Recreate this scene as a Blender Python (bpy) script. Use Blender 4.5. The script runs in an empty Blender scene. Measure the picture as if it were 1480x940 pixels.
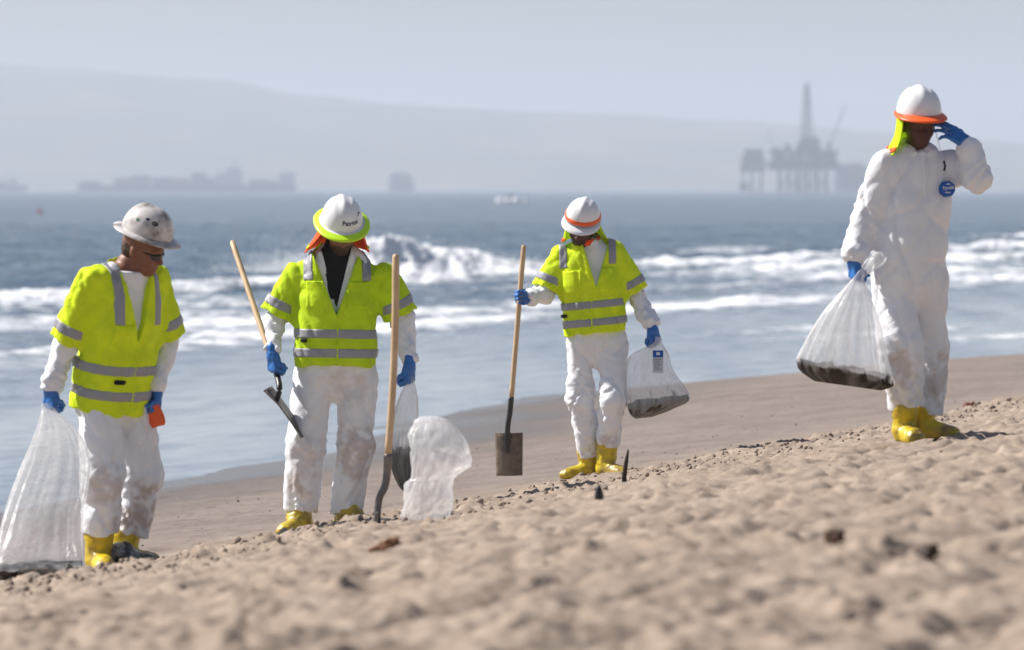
import bpy, math, random
import numpy as np
from mathutils import Vector
random.seed(7); np.random.seed(7)
scene = bpy.context.scene
COL = scene.collection
rad = math.radians

# ---------------------------------------------------------------- camera, sky, sun, exposure
F_PX = 8222.0            # 200 mm lens on a 36 mm frame, in pixels of a 1480 px wide picture
CAM_Z = 2.6              # metres above the sea
HORIZON = 273.0          # picture row of the horizon
cam_data = bpy.data.cameras.new('camera')
cam_data.lens = 200.0; cam_data.sensor_width = 36.0
cam_data.clip_start = 0.5; cam_data.clip_end = 60000.0
cam_data.shift_y = -(470.0 - HORIZON) / 1480.0
cam_data.dof.use_dof = True
cam_data.dof.focus_distance = 34.2
cam_data.dof.aperture_fstop = 4.2
cam = bpy.data.objects.new('camera', cam_data); COL.objects.link(cam)
cam.location = (0, 0, CAM_Z); cam.rotation_euler = (rad(90), 0, 0)
scene.camera = cam

SUN_EL = rad(44.0)
SUN_AZ = rad(-71.0)      # from +Y, clockwise seen from above: behind the workers and to the left
to_sun = Vector((math.sin(SUN_AZ) * math.cos(SUN_EL), math.cos(SUN_AZ) * math.cos(SUN_EL), math.sin(SUN_EL)))
world = bpy.data.worlds.new('World'); scene.world = world; world.use_nodes = True
wn = world.node_tree
sky = wn.nodes.new('ShaderNodeTexSky'); sky.sky_type = 'NISHITA'; sky.sun_disc = False
sky.sun_elevation = SUN_EL; sky.sun_rotation = SUN_AZ % (2 * math.pi)
sky.air_density = 1.0; sky.dust_density = 1.4; sky.ozone_density = 1.5
wn.links.new(sky.outputs[0], wn.nodes['Background'].inputs[0])
wn.nodes['Background'].inputs[1].default_value = 0.056
sun_data = bpy.data.lights.new('sun', 'SUN'); sun_data.energy = 5.0; sun_data.angle = rad(0.5)
sun_data.color = (1.0, 0.95, 0.885)
sun = bpy.data.objects.new('sun', sun_data); COL.objects.link(sun)
sun.rotation_euler = to_sun.to_track_quat('Z', 'Y').to_euler(); sun.location = (-40, 40, 60)

vs = scene.view_settings
vs.view_transform = 'Standard'; vs.look = 'None'; vs.gamma = 1.0; vs.use_curve_mapping = False
vs.exposure = 0.54
scene.cycles.use_denoising = True
scene.cycles.transparent_max_bounces = 24
scene.cycles.max_bounces = 8
scene.cycles.volume_bounces = 1

# ---------------------------------------------------------------- helpers
def A(*v): return np.array(v, dtype=np.float64)
def nrm(v):
    v = np.asarray(v, float); return v / (np.linalg.norm(v) + 1e-12)
def PX(px, py, d):
    """point d metres out along the line of sight of a picture position"""
    return A((px - 740.0) * d / F_PX, d, CAM_Z - (py - HORIZON) * d / F_PX)

_rng = np.random.RandomState(3)
_perm = _rng.permutation(256).astype(np.int32); _perm = np.concatenate([_perm, _perm])
_grad = _rng.normal(size=(256, 3)); _grad /= np.linalg.norm(_grad, axis=1)[:, None]; _grad = _grad.astype(np.float32)
def noise(p, seed=0):
    p = np.asarray(p, np.float32) + np.float32(seed * 17.31)
    i = np.floor(p).astype(np.int32); f = p - i
    u = f * f * f * (f * (f * 6 - 15) + 10); i &= 255
    out = np.zeros(len(p), np.float32)
    for a in (0, 1):
        for b in (0, 1):
            for c in (0, 1):
                h = _perm[_perm[_perm[(i[:, 0] + a) & 255] + ((i[:, 1] + b) & 255)] + ((i[:, 2] + c) & 255)]
                g = _grad[h]
                d = g[:, 0] * (f[:, 0] - a) + g[:, 1] * (f[:, 1] - b) + g[:, 2] * (f[:, 2] - c)
                w = (u[:, 0] if a else 1 - u[:, 0]) * (u[:, 1] if b else 1 - u[:, 1]) * (u[:, 2] if c else 1 - u[:, 2])
                out += w * d
    return out * 1.6
def noise2(x, y, seed=0):
    sh = np.shape(x)
    p = np.stack([np.ravel(x), np.ravel(y), np.full(np.size(x), 0.37)], 1)
    return noise(p, seed).reshape(sh)
def sstep(e0, e1, x):
    t = np.clip((x - e0) / (e1 - e0), 0, 1); return t * t * (3 - 2 * t)

# ---- objects
ORIGIN = {}
def mk(name, V, Fc, mat, parent=None, smooth=True, origin=None, attrs=None):
    V = np.asarray(V, np.float64)
    if parent is not None: o3 = ORIGIN[parent.name]
    elif origin is not None: o3 = np.asarray(origin, float)
    else: o3 = np.array([(V[:, 0].min() + V[:, 0].max()) / 2, (V[:, 1].min() + V[:, 1].max()) / 2, V[:, 2].min()])
    me = bpy.data.meshes.new(name)
    L = V - o3
    if isinstance(Fc, np.ndarray):
        n, k = Fc.shape
        me.vertices.add(len(L)); me.vertices.foreach_set('co', L.astype(np.float32).ravel())
        me.loops.add(n * k); me.loops.foreach_set('vertex_index', Fc.astype(np.int32).ravel())
        me.polygons.add(n); me.polygons.foreach_set('loop_start', np.arange(0, n * k, k, dtype=np.int32))
        me.update(calc_edges=True); me.validate()
    else:
        me.from_pydata([tuple(v) for v in L], [], Fc); me.update()
    if smooth: me.polygons.foreach_set('use_smooth', np.ones(len(me.polygons), bool))
    if attrs:
        for k_, val in attrs.items():
            at = me.attributes.new(k_, 'FLOAT', 'POINT'); at.data.foreach_set('value', np.asarray(val, np.float32).ravel())
    if mat is not None: me.materials.append(mat)
    ob = bpy.data.objects.new(name, me); COL.objects.link(ob)
    if parent is not None:
        ob.parent = parent; ORIGIN[ob.name] = o3
    else:
        ob.location = Vector(o3); ORIGIN[ob.name] = o3
    return ob
def tag(o, label=None, cat=None, group=None, kind=None):
    if label: o['label'] = label
    if cat: o['category'] = cat
    if group: o['group'] = group
    if kind: o['kind'] = kind
    return o
def empty(name, loc, label, cat, group=None):
    o = bpy.data.objects.new(name, None); COL.objects.link(o)
    o.location = Vector(loc); o.empty_display_size = 0.2; ORIGIN[o.name] = np.asarray(loc, float)
    return tag(o, label, cat, group)

class MB:
    """collects simple solids into one mesh"""
    def __init__(s): s.V = []; s.F = []; s.n = 0
    def add(s, V, Fc):
        s.V.append(np.asarray(V, float)); s.F += [tuple(i + s.n for i in f) for f in Fc]; s.n += len(V); return s
    def box(s, lo, hi):
        x0, y0, z0 = lo; x1, y1, z1 = hi
        V = [(x0, y0, z0), (x1, y0, z0), (x1, y1, z0), (x0, y1, z0), (x0, y0, z1), (x1, y0, z1), (x1, y1, z1), (x0, y1, z1)]
        return s.add(V, [(3, 2, 1, 0), (4, 5, 6, 7), (0, 1, 5, 4), (1, 2, 6, 5), (2, 3, 7, 6), (3, 0, 4, 7)])
    def tube(s, pts, radii, n=12, flat=None):
        pts = [np.asarray(p, float) for p in pts]; m = len(pts)
        if np.isscalar(radii): radii = [radii] * m
        V = []; ref = A(0.123, 0.31, 0.94)
        for i, p in enumerate(pts):
            t = nrm(pts[min(i + 1, m - 1)] - pts[max(i - 1, 0)])
            a = nrm(np.cross(t, ref)) if flat is None else nrm(np.asarray(flat, float) - np.dot(flat, t) * t)
            b = np.cross(t, a)
            r = radii[i]; ra, rb = (r, r) if np.isscalar(r) else r
            for k in range(n):
                w = 2 * math.pi * k / n
                V.append(p + a * ra * math.cos(w) + b * rb * math.sin(w))
        Fc = []
        for i in range(m - 1):
            for k in range(n):
                k2 = (k + 1) % n
                Fc.append((i * n + k, i * n + k2, (i + 1) * n + k2, (i + 1) * n + k))
        Fc.append(tuple(range(n - 1, -1, -1))); Fc.append(tuple((m - 1) * n + k for k in range(n)))
        return s.add(V, Fc)
    def build(s, name, mat, parent=None, smooth=False, origin=None):
        return mk(name, np.concatenate(s.V), s.F, mat, parent, smooth, origin)

def grid_faces(nr, nc, wrap=False):
    i = np.arange(nr - 1)[:, None]; j = np.arange(nc if wrap else nc - 1)[None, :]
    j2 = (j + 1) % nc
    return np.stack([i * nc + j, i * nc + j2, (i + 1) * nc + j2, (i + 1) * nc + j], -1).reshape(-1, 4)
def crm(P, n):
    """Catmull-Rom resample of control rows to n samples"""
    P = np.asarray(P, float); m = len(P); t = np.linspace(0, m - 1, n)
    i = np.clip(t.astype(int), 0, m - 2); f = (t - i)[:, None]
    p0 = P[np.clip(i - 1, 0, m - 1)]; p1 = P[i]; p2 = P[i + 1]; p3 = P[np.clip(i + 2, 0, m - 1)]
    return 0.5 * (2 * p1 + (p2 - p0) * f + (2 * p0 - 5 * p1 + 4 * p2 - p3) * f ** 2 + (3 * p1 - p0 - 3 * p2 + p3) * f ** 3)

# ---- distance fields meshed with surface nets: bodies, clothes, gloves, boots
class Field:
    def __init__(s, lo, hi, h):
        s.lo = np.asarray(lo, float); s.h = h
        n = np.ceil((np.asarray(hi, float) - s.lo) / h).astype(int) + 1
        s.ax = [s.lo[k] + h * np.arange(n[k]) for k in range(3)]
        s.D = np.full(tuple(n), 9.0, np.float32)
    def sub(s, lo, hi):
        sl = []
        for k in range(3):
            a = int(max(0, math.floor((lo[k] - s.lo[k]) / s.h))); b = int(min(len(s.ax[k]), math.ceil((hi[k] - s.lo[k]) / s.h) + 1))
            if b <= a: return None, None
            sl.append(slice(a, b))
        X = s.ax[0][sl[0]].astype(np.float32)[:, None, None]; Y = s.ax[1][sl[1]].astype(np.float32)[None, :, None]; Z = s.ax[2][sl[2]].astype(np.float32)[None, None, :]
        return tuple(sl), (X, Y, Z)
    def merge(s, sl, d, k):
        d = np.asarray(d, np.float32); o = s.D[sl]
        if k > 0:
            hh = np.maximum(k - np.abs(o - d), 0) / k
            s.D[sl] = np.minimum(o, d) - hh * hh * k * 0.25
        else: s.D[sl] = np.minimum(o, d)
    def cone(s, a, b, r1, r2, k=0.02, cut=None):
        a = np.asarray(a, float); b = np.asarray(b, float); m = max(r1, r2) + k + 4 * s.h
        sl, g = s.sub(np.minimum(a, b) - m, np.maximum(a, b) + m)
        if sl is None: return
        s.merge(sl, s.d_cone(g, a, b, r1, r2, cut), k)
    @staticmethod
    def d_cone(g, a, b, r1, r2, cut=None):
        X, Y, Z = g; ba = b - a; L2 = float(ba @ ba) + 1e-9
        px, py, pz = X - a[0], Y - a[1], Z - a[2]
        t = np.clip((px * ba[0] + py * ba[1] + pz * ba[2]) / L2, 0, 1)
        d = np.sqrt((px - t * ba[0]) ** 2 + (py - t * ba[1]) ** 2 + (pz - t * ba[2]) ** 2) - (r1 + (r2 - r1) * t)
        if cut is not None:
            w = nrm(ba); d = np.maximum(d, (X - b[0]) * w[0] + (Y - b[1]) * w[1] + (Z - b[2]) * w[2] - cut)
        return d
    def ell(s, c, axes, r, k=0.02, sub=False):
        c = np.asarray(c, float); m = max(r) + k + 4 * s.h
        sl, g = s.sub(c - m, c + m)
        if sl is None: return
        q = 0
        for ax, rr in zip(axes, r):
            q = q + (((g[0] - c[0]) * ax[0] + (g[1] - c[1]) * ax[1] + (g[2] - c[2]) * ax[2]) / rr) ** 2
        d = (np.sqrt(q) - 1) * min(r)
        if sub:
            o = s.D[sl]; hh = np.maximum(k - np.abs(o + d), 0) / max(k, 1e-6)
            s.D[sl] = np.maximum(o, -d) + hh * hh * k * 0.25
        else: s.merge(sl, d, k)
    def loft(s, st, side, k=0.03, grow=0.0):
        """st: list of (centre, half width, half depth); side: unit vector across"""
        for (c0, a0, b0), (c1, a1, b1) in zip(st[:-1], st[1:]):
            m = max(a0, a1, b0, b1) + grow + k + 4 * s.h
            sl, g = s.sub(np.minimum(c0, c1) - m, np.maximum(c0, c1) + m)
            if sl is None: continue
            ba = c1 - c0; L2 = float(ba @ ba); w = ba / math.sqrt(L2)
            r = nrm(side - (side @ w) * w); f = np.cross(w, r)
            px, py, pz = g[0] - c0[0], g[1] - c0[1], g[2] - c0[2]
            t = np.clip((px * ba[0] + py * ba[1] + pz * ba[2]) / L2, 0, 1)
            ox, oy, oz = px - t * ba[0], py - t * ba[1], pz - t * ba[2]
            a = a0 + (a1 - a0) * t + grow; b = b0 + (b1 - b0) * t + grow; m_ = np.minimum(a, b)
            q = np.abs((ox * r[0] + oy * r[1] + oz * r[2]) / a) ** 2.35 + np.abs((ox * f[0] + oy * f[1] + oz * f[2]) / b) ** 2.35
            e = (ox * w[0] + oy * w[1] + oz * w[2]) / m_
            d = ((q + np.abs(e) ** 2.35) ** (1 / 2.35) - 1) * m_
            s.merge(sl, d, k)
    def halfspace(s, p, n, sign=1):
        """keep the side where (x-p).n <= 0"""
        X, Y, Z = s.ax[0].astype(np.float32)[:, None, None], s.ax[1].astype(np.float32)[None, :, None], s.ax[2].astype(np.float32)[None, None, :]
        s.D = np.maximum(s.D, (X - p[0]) * n[0] + (Y - p[1]) * n[1] + (Z - p[2]) * n[2])
    def grids(s):
        return s.ax[0].astype(np.float32)[:, None, None], s.ax[1].astype(np.float32)[None, :, None], s.ax[2].astype(np.float32)[None, None, :]
    def fold_field(s, fn, band=0.07):
        """evaluate fn(points) near the surface only, zeros elsewhere"""
        N = np.zeros_like(s.D); I = np.nonzero(np.abs(s.D) < band)
        P = np.stack([s.ax[k][I[k]] for k in range(3)], 1)
        N[I] = fn(P); return N
    def net(s, D=None):
        D = s.D if D is None else D
        S = D < 0
        c = np.zeros(tuple(np.array(D.shape) - 1), np.int8)
        for a in (0, 1):
            for b in (0, 1):
                for e in (0, 1):
                    c += S[a:S.shape[0] - 1 + a, b:S.shape[1] - 1 + b, e:S.shape[2] - 1 + e]
        act = (c > 0) & (c < 8)
        idx = np.full(act.shape, -1, np.int32); I = np.nonzero(act); n = len(I[0]); idx[I] = np.arange(n)
        pos = np.zeros((n, 3)); cnt = np.zeros(n)
        cor = {(a, b, e): D[I[0] + a, I[1] + b, I[2] + e] for a in (0, 1) for b in (0, 1) for e in (0, 1)}
        for a in (0, 1):
            for b in (0, 1):
                for ax in range(3):
                    p0 = [a, b]; p0.insert(ax, 0); p1 = [a, b]; p1.insert(ax, 1)
                    d0 = cor[tuple(p0)]; d1 = cor[tuple(p1)]; m = (d0 < 0) != (d1 < 0)
                    t = d0[m] / (d0[m] - d1[m])
                    q = np.tile(np.array(p0, float), (m.sum(), 1)); q[:, ax] = t
                    pos[m] += q; cnt[m] += 1
        V = s.lo + (np.stack(I, 1) + pos / np.maximum(cnt, 1)[:, None]) * s.h
        Fs = []
        E = np.nonzero(S[:-1, 1:-1, 1:-1] != S[1:, 1:-1, 1:-1]); i, j, k = E[0], E[1] + 1, E[2] + 1
        q = np.stack([idx[i, j - 1, k - 1], idx[i, j, k - 1], idx[i, j, k], idx[i, j - 1, k]], 1); fl = ~S[i, j, k]; q[fl] = q[fl][:, ::-1]; Fs.append(q)
        E = np.nonzero(S[1:-1, :-1, 1:-1] != S[1:-1, 1:, 1:-1]); i, j, k = E[0] + 1, E[1], E[2] + 1
        q = np.stack([idx[i - 1, j, k - 1], idx[i - 1, j, k], idx[i, j, k], idx[i, j, k - 1]], 1); fl = ~S[i, j, k]; q[fl] = q[fl][:, ::-1]; Fs.append(q)
        E = np.nonzero(S[1:-1, 1:-1, :-1] != S[1:-1, 1:-1, 1:]); i, j, k = E[0] + 1, E[1] + 1, E[2]
        q = np.stack([idx[i - 1, j - 1, k], idx[i, j - 1, k], idx[i, j, k], idx[i - 1, j, k]], 1); fl = ~S[i, j, k]; q[fl] = q[fl][:, ::-1]; Fs.append(q)
        Q = np.concatenate(Fs); Q = Q[(Q >= 0).all(1)]
        return V, Q
def relax(V, Q, n=1, f=0.5):
    for _ in range(n):
        S = np.zeros_like(V); c = np.zeros(len(V))
        for a, b in ((0, 1), (1, 2), (2, 3), (3, 0)):
            for k in range(3): S[:, k] += np.bincount(Q[:, a], V[Q[:, b], k], len(V)) + np.bincount(Q[:, b], V[Q[:, a], k], len(V))
            c += np.bincount(Q[:, a], minlength=len(V)) + np.bincount(Q[:, b], minlength=len(V))
        V = V + f * (S / np.maximum(c, 1)[:, None] - V)
    return V

# ---- materials
def mat(name, col, rough=0.6, spec=0.4, var=None, bump=None, metal=0.0, trans=0.0, coat=0.0, stain=None, sheen=0.0):
    """var: (other colour, noise scale, contrast lo, hi); bump: list of (scale, strength, distance); stain: (attr, colour)"""
    m = bpy.data.materials.new(name); m.use_nodes = True
    nt = m.node_tree; N = nt.nodes; Lk = nt.links; b = N['Principled BSDF']
    b.inputs['Base Color'].default_value = (*col, 1); b.inputs['Roughness'].default_value = rough
    b.inputs['Specular IOR Level'].default_value = spec; b.inputs['Metallic'].default_value = metal
    b.inputs['Coat Weight'].default_value = coat; b.inputs['Sheen Weight'].default_value = sheen
    tc = N.new('ShaderNodeTexCoord'); out = None
    if var:
        other, sc, lo, hi = var
        n = N.new('ShaderNodeTexNoise'); n.inputs['Scale'].default_value = sc; n.inputs['Detail'].default_value = 6; n.inputs['Roughness'].default_value = 0.6
        Lk.new(tc.outputs['Object'], n.inputs['Vector'])
        r = N.new('ShaderNodeMapRange'); r.inputs['From Min'].default_value = lo; r.inputs['From Max'].default_value = hi; Lk.new(n.outputs['Fac'], r.inputs['Value'])
        mx = N.new('ShaderNodeMix'); mx.data_type = 'RGBA'; Lk.new(r.outputs[0], mx.inputs[0])
        mx.inputs[6].default_value = (*col, 1); mx.inputs[7].default_value = (*other, 1); out = mx.outputs[2]
    if stain:
        at = N.new('ShaderNodeAttribute'); at.attribute_name = stain[0]
        mx = N.new('ShaderNodeMix'); mx.data_type = 'RGBA'; Lk.new(at.outputs['Fac'], mx.inputs[0])
        if out: Lk.new(out, mx.inputs[6])
        else: mx.inputs[6].default_value = (*col, 1)
        mx.inputs[7].default_value = (*stain[1], 1); out = mx.outputs[2]
    if out: Lk.new(out, b.inputs['Base Color'])
    if bump:
        prev = None
        for sc, st, dist, *ty in bump:
            n = N.new('ShaderNodeTexNoise')
            if ty: n.noise_type = ty[0]; n.normalize = True
            n.inputs['Scale'].default_value = sc; n.inputs['Detail'].default_value = 4; n.inputs['Roughness'].default_value = 0.6
            n.inputs['Distortion'].default_value = 0.4
            Lk.new(tc.outputs['Object'], n.inputs['Vector'])
            bp = N.new('ShaderNodeBump'); bp.inputs['Strength'].default_value = st; bp.inputs['Distance'].default_value = dist
            Lk.new(n.outputs['Fac'], bp.inputs['Height'])
            if prev: Lk.new(prev.outputs[0], bp.inputs['Normal'])
            prev = bp
        Lk.new(prev.outputs[0], b.inputs['Normal'])
    if trans > 0:
        t = N.new('ShaderNodeBsdfTranslucent'); t.inputs['Color'].default_value = (*col, 1)
        ms = N.new('ShaderNodeMixShader'); ms.inputs[0].default_value = trans
        Lk.new(b.outputs[0], ms.inputs[1]); Lk.new(t.outputs[0], ms.inputs[2]); Lk.new(ms.outputs[0], N['Material Output'].inputs['Surface'])
        if out: Lk.new(out, t.inputs['Color'])
    return m

# ================================================================= the setting
# shore frame: v runs out to sea across the waterline, u runs along the beach
def UV(x, y):
    return 0.28 * (x + 4.1) + 0.96 * (y - 45.8), -0.96 * (x + 4.1) + 0.28 * (y - 45.8)
_pv = [-400, -60, -20, -15, -13, -12, -10.2, -8.6, -7.8, -7.3, -6.7, -6.0, -3, 0, 6, 30, 60, 200]
_pz = [4.0, 2.1, 1.70, 1.62, 1.55, 1.47, 1.26, 0.985, 0.875, 0.775, 0.66, 0.60, 0.29, 0.0, -0.4, -1.6, -2.5, -3.0]
_vv = np.linspace(-80, 80, 1601); _zz = np.interp(_vv, _pv, _pz)
_kern = np.hanning(9); _kern /= _kern.sum(); _zz[8:-8] = np.convolve(_zz, _kern, 'same')[8:-8]
def beach_base(x, y):
    u, v = UV(x, y)
    v = v - np.interp(u, [-2, 4, 12, 20, 26, 32, 38, 46], [0, .2, .9, 2.4, 2.9, 2.0, .8, 0]) * sstep(-6.5, -1.5, v) * sstep(14, 6, v)      # a low cusp of sand
    return np.where(np.abs(v) < 79, np.interp(v, _vv, _zz), np.interp(v, _pv, _pz))
def ground_hit(px, py):
    d = np.linspace(8, 90, 8200); P = PX(px, py, d) if False else np.stack([(px - 740) * d / F_PX, d, CAM_Z - (py - HORIZON) * d / F_PX], 1)
    g = beach_base(P[:, 0], P[:, 1]); k = np.argmax(P[:, 2] <= g)
    return d[k]

def build_beach():
    ys = np.concatenate([np.linspace(-60, 8, 16), 9.0 * (52 / 9.0) ** np.linspace(0, 1, 820), 52 * (150 / 52.) ** np.linspace(0.006, 1, 150), 150 * (9000 / 150.) ** np.linspace(0.03, 1, 30)])
    c = np.linspace(-1, 1, 400); ext = np.array([0.6, 1.5, 3, 6, 12, 25, 60, 150, 400, 1000.])
    half = 1.4 + 0.112 * np.clip(ys, 5, 1e9)
    X = np.concatenate([(-half[:, None] - ext[::-1][None, :]), half[:, None] * c[None, :], half[:, None] + ext[None, :]], 1)
    Y = np.repeat(ys[:, None], X.shape[1], 1)
    u, v = UV(X, Y); Z = beach_base(X, Y)
    rough = sstep(-6.3, -7.5, v); near = np.exp(-np.maximum(Y - 60, 0) / 40)
    wob = noise2(u * 0.35, v * 0.6, 21)
    Z += rough * 0.03 * np.exp(-((v + 7.5) / 0.5) ** 2) * (0.5 + wob)
    damp = 1 - 0.6 * np.exp(-((Y - 20) / 8) ** 2) * 0
    n1 = noise2(X * 0.9, Y * 0.6, 1); n2 = noise2(X * 2.6, Y * 1.7, 2); n3 = noise2(X * 6.5, Y * 4.5, 3); n4 = noise2(X * 16, Y * 13, 4)
    n5 = noise2(X * 34, Y * 30, 5)
    Z += rough * (0.014 * n1 + 0.014 * n2 + 0.013 * n3 + 0.022 * n4 * (0.9 + 1.4 * n2) + 0.013 * n5 * (0.8 + 1.2 * n3))
    ridge = 1 - np.abs(noise2(X * 3.4 + 0.6 * n2, Y * 2.2, 6)) * 2
    Z += rough * (0.010 * ridge - 0.024)
    crest = np.exp(-((v + 7.9) / 0.75) ** 2)
    Z += crest * (0.034 * np.abs(noise2(X * 10, Y * 6, 7)) + 0.030 * np.abs(noise2(X * 22, Y * 15, 8))) * rough
    low = (1 - rough) * sstep(0.5, -1.5, v)
    Z += low * (0.012 * n1 + 0.010 * n2 + 0.007 * n3 + 0.004 * n4) * near
    # footprints and scuffs: oval dents with a pushed-up rim
    rs = np.random.RandomState(11); fine = slice(16, 16 + 820)
    yf = ys[fine]
    for q in range(1400):
        yy = 9.5 + 36 * rs.rand() ** 1.1; xx = rs.uniform(-1, 1) * (1.2 + 0.105 * yy)
        uu, vv_ = UV(xx, yy)
        if vv_ > -1.5: continue
        deep = rs.uniform(0.008, 0.04) * (0.9 if vv_ < -7 else 0.40)
        ang = math.atan2(0.96, 0.28) + rs.normal(0, 0.7); L = rs.uniform(0.07, 0.18); Wd = rs.uniform(0.045, 0.09)
        i0, i1 = np.searchsorted(ys, [yy - 0.45, yy + 0.45]); j = slice(10, 410)
        if i1 - i0 < 2: continue
        dx = X[i0:i1, j] - xx; dy = Y[i0:i1, j] - yy
        a = (dx * math.cos(ang) + dy * math.sin(ang)) / L; b = (-dx * math.sin(ang) + dy * math.cos(ang)) / Wd
        r2 = a * a + b * b; r = np.sqrt(r2)
        Z[i0:i1, j] += -deep * np.exp(-r2 ** 1.5 * 0.9) + 0.45 * deep * np.exp(-((r - 1.35) / 0.28) ** 2) * (0.6 + 0.8 * n3[i0:i1, j])
    # two faint wheel tracks running along the beach
    for vt in (-14.1, -13.6, -13.2, -12.7, -12.3, -11.6, -11.0, -10.4):
        t = np.exp(-((v - vt - 0.12 * noise2(u * 0.3, v * 0, 31)) / 0.10) ** 2)
        Z -= 0.060 * t * (0.35 + 0.8 * np.clip(noise2(u * 3.5, v, 32) + 0.4, 0, 1))
    wet = sstep(0.36, 0.02, beach_base(X, Y) + 0.09 * noise2(u * 0.25, v * 0.4, 9))
    damp_ = sstep(-7.2, -5.5, v)
    m = bpy.data.materials.new('sand'); m.use_nodes = True; nt = m.node_tree; N = nt.nodes; Lk = nt.links; b = N['Principled BSDF']
    tc = N.new('ShaderNodeTexCoord')
    def ns(sc, det=6, ro=0.6):
        n = N.new('ShaderNodeTexNoise'); n.inputs['Scale'].default_value = sc; n.inputs['Detail'].default_value = det; n.inputs['Roughness'].default_value = ro
        Lk.new(tc.outputs['Object'], n.inputs['Vector']); return n
    def ramp(src, stops):
        r = N.new('ShaderNodeValToRGB'); Lk.new(src, r.inputs[0]); e = r.color_ramp.elements
        e[0].position, e[0].color = stops[0][0], (*stops[0][1], 1); e[1].position, e[1].color = stops[-1][0], (*stops[-1][1], 1)
        for p_, c_ in stops[1:-1]:
            x_ = e.new(p_); x_.color = (*c_, 1)
        return r
    dry = ramp(ns(3.0, 8, 0.65).outputs['Fac'], [(0.25, (0.20, 0.155, 0.126)), (0.5, (0.325, 0.256, 0.202)), (0.75, (0.42, 0.34, 0.276))])
    lowc = ramp(ns(1.2, 7, 0.6).outputs['Fac'], [(0.3, (0.185, 0.150, 0.130)), (0.7, (0.26, 0.215, 0.190))])
    spk = ramp(ns(16, 8, 0.75).outputs['Fac'], [(0.32, (0.60, 0.56, 0.53)), (0.52, (1, 1, 1)), (0.70, (1.0, 1.0, 1.0))])
    def attr(nm):
        a_ = N.new('ShaderNodeAttribute'); a_.attribute_name = nm; return a_
    def mix(fac, c1, c2, mode='MIX'):
        x_ = N.new('ShaderNodeMix'); x_.data_type = 'RGBA'; x_.blend_type = mode
        if hasattr(fac, 'links'): Lk.new(fac, x_.inputs[0])
        else: x_.inputs[0].default_value = fac
        for s_, c_ in ((6, c1), (7, c2)):
            if isinstance(c_, tuple): x_.inputs[s_].default_value = (*c_, 1)
            else: Lk.new(c_, x_.inputs[s_])
        return x_.outputs[2]
    col = mix(attr('low').outputs['Fac'], dry.outputs[0], lowc.outputs[0])
    col = mix(0.8, col, spk.outputs[0], 'MULTIPLY')
    col = mix(attr('wet').outputs['Fac'], col, (0.12, 0.10, 0.088))
    Lk.new(col, b.inputs['Base Color'])
    mr = N.new('ShaderNodeMapRange'); Lk.new(attr('wet').outputs['Fac'], mr.inputs['Value']); mr.inputs['To Min'].default_value = 0.95; mr.inputs['To Max'].default_value = 0.22
    Lk.new(mr.outputs[0], b.inputs['Roughness']); b.inputs['Specular IOR Level'].default_value = 0.25
    bp = N.new('ShaderNodeBump'); bp.inputs['Strength'].default_value = 0.5; bp.inputs['Distance'].default_value = 0.012; Lk.new(ns(28, 6, 0.7).outputs['Fac'], bp.inputs['Height'])
    Lk.new(bp.outputs[0], b.inputs['Normal'])
    V = np.stack([X, Y, Z], -1).reshape(-1, 3)
    o = mk('beach', V, grid_faces(*X.shape), m, origin=(0, 0, 0), attrs={'wet': wet, 'low': damp_})
    return tag(o, kind='structure')
beach = build_beach()

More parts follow.
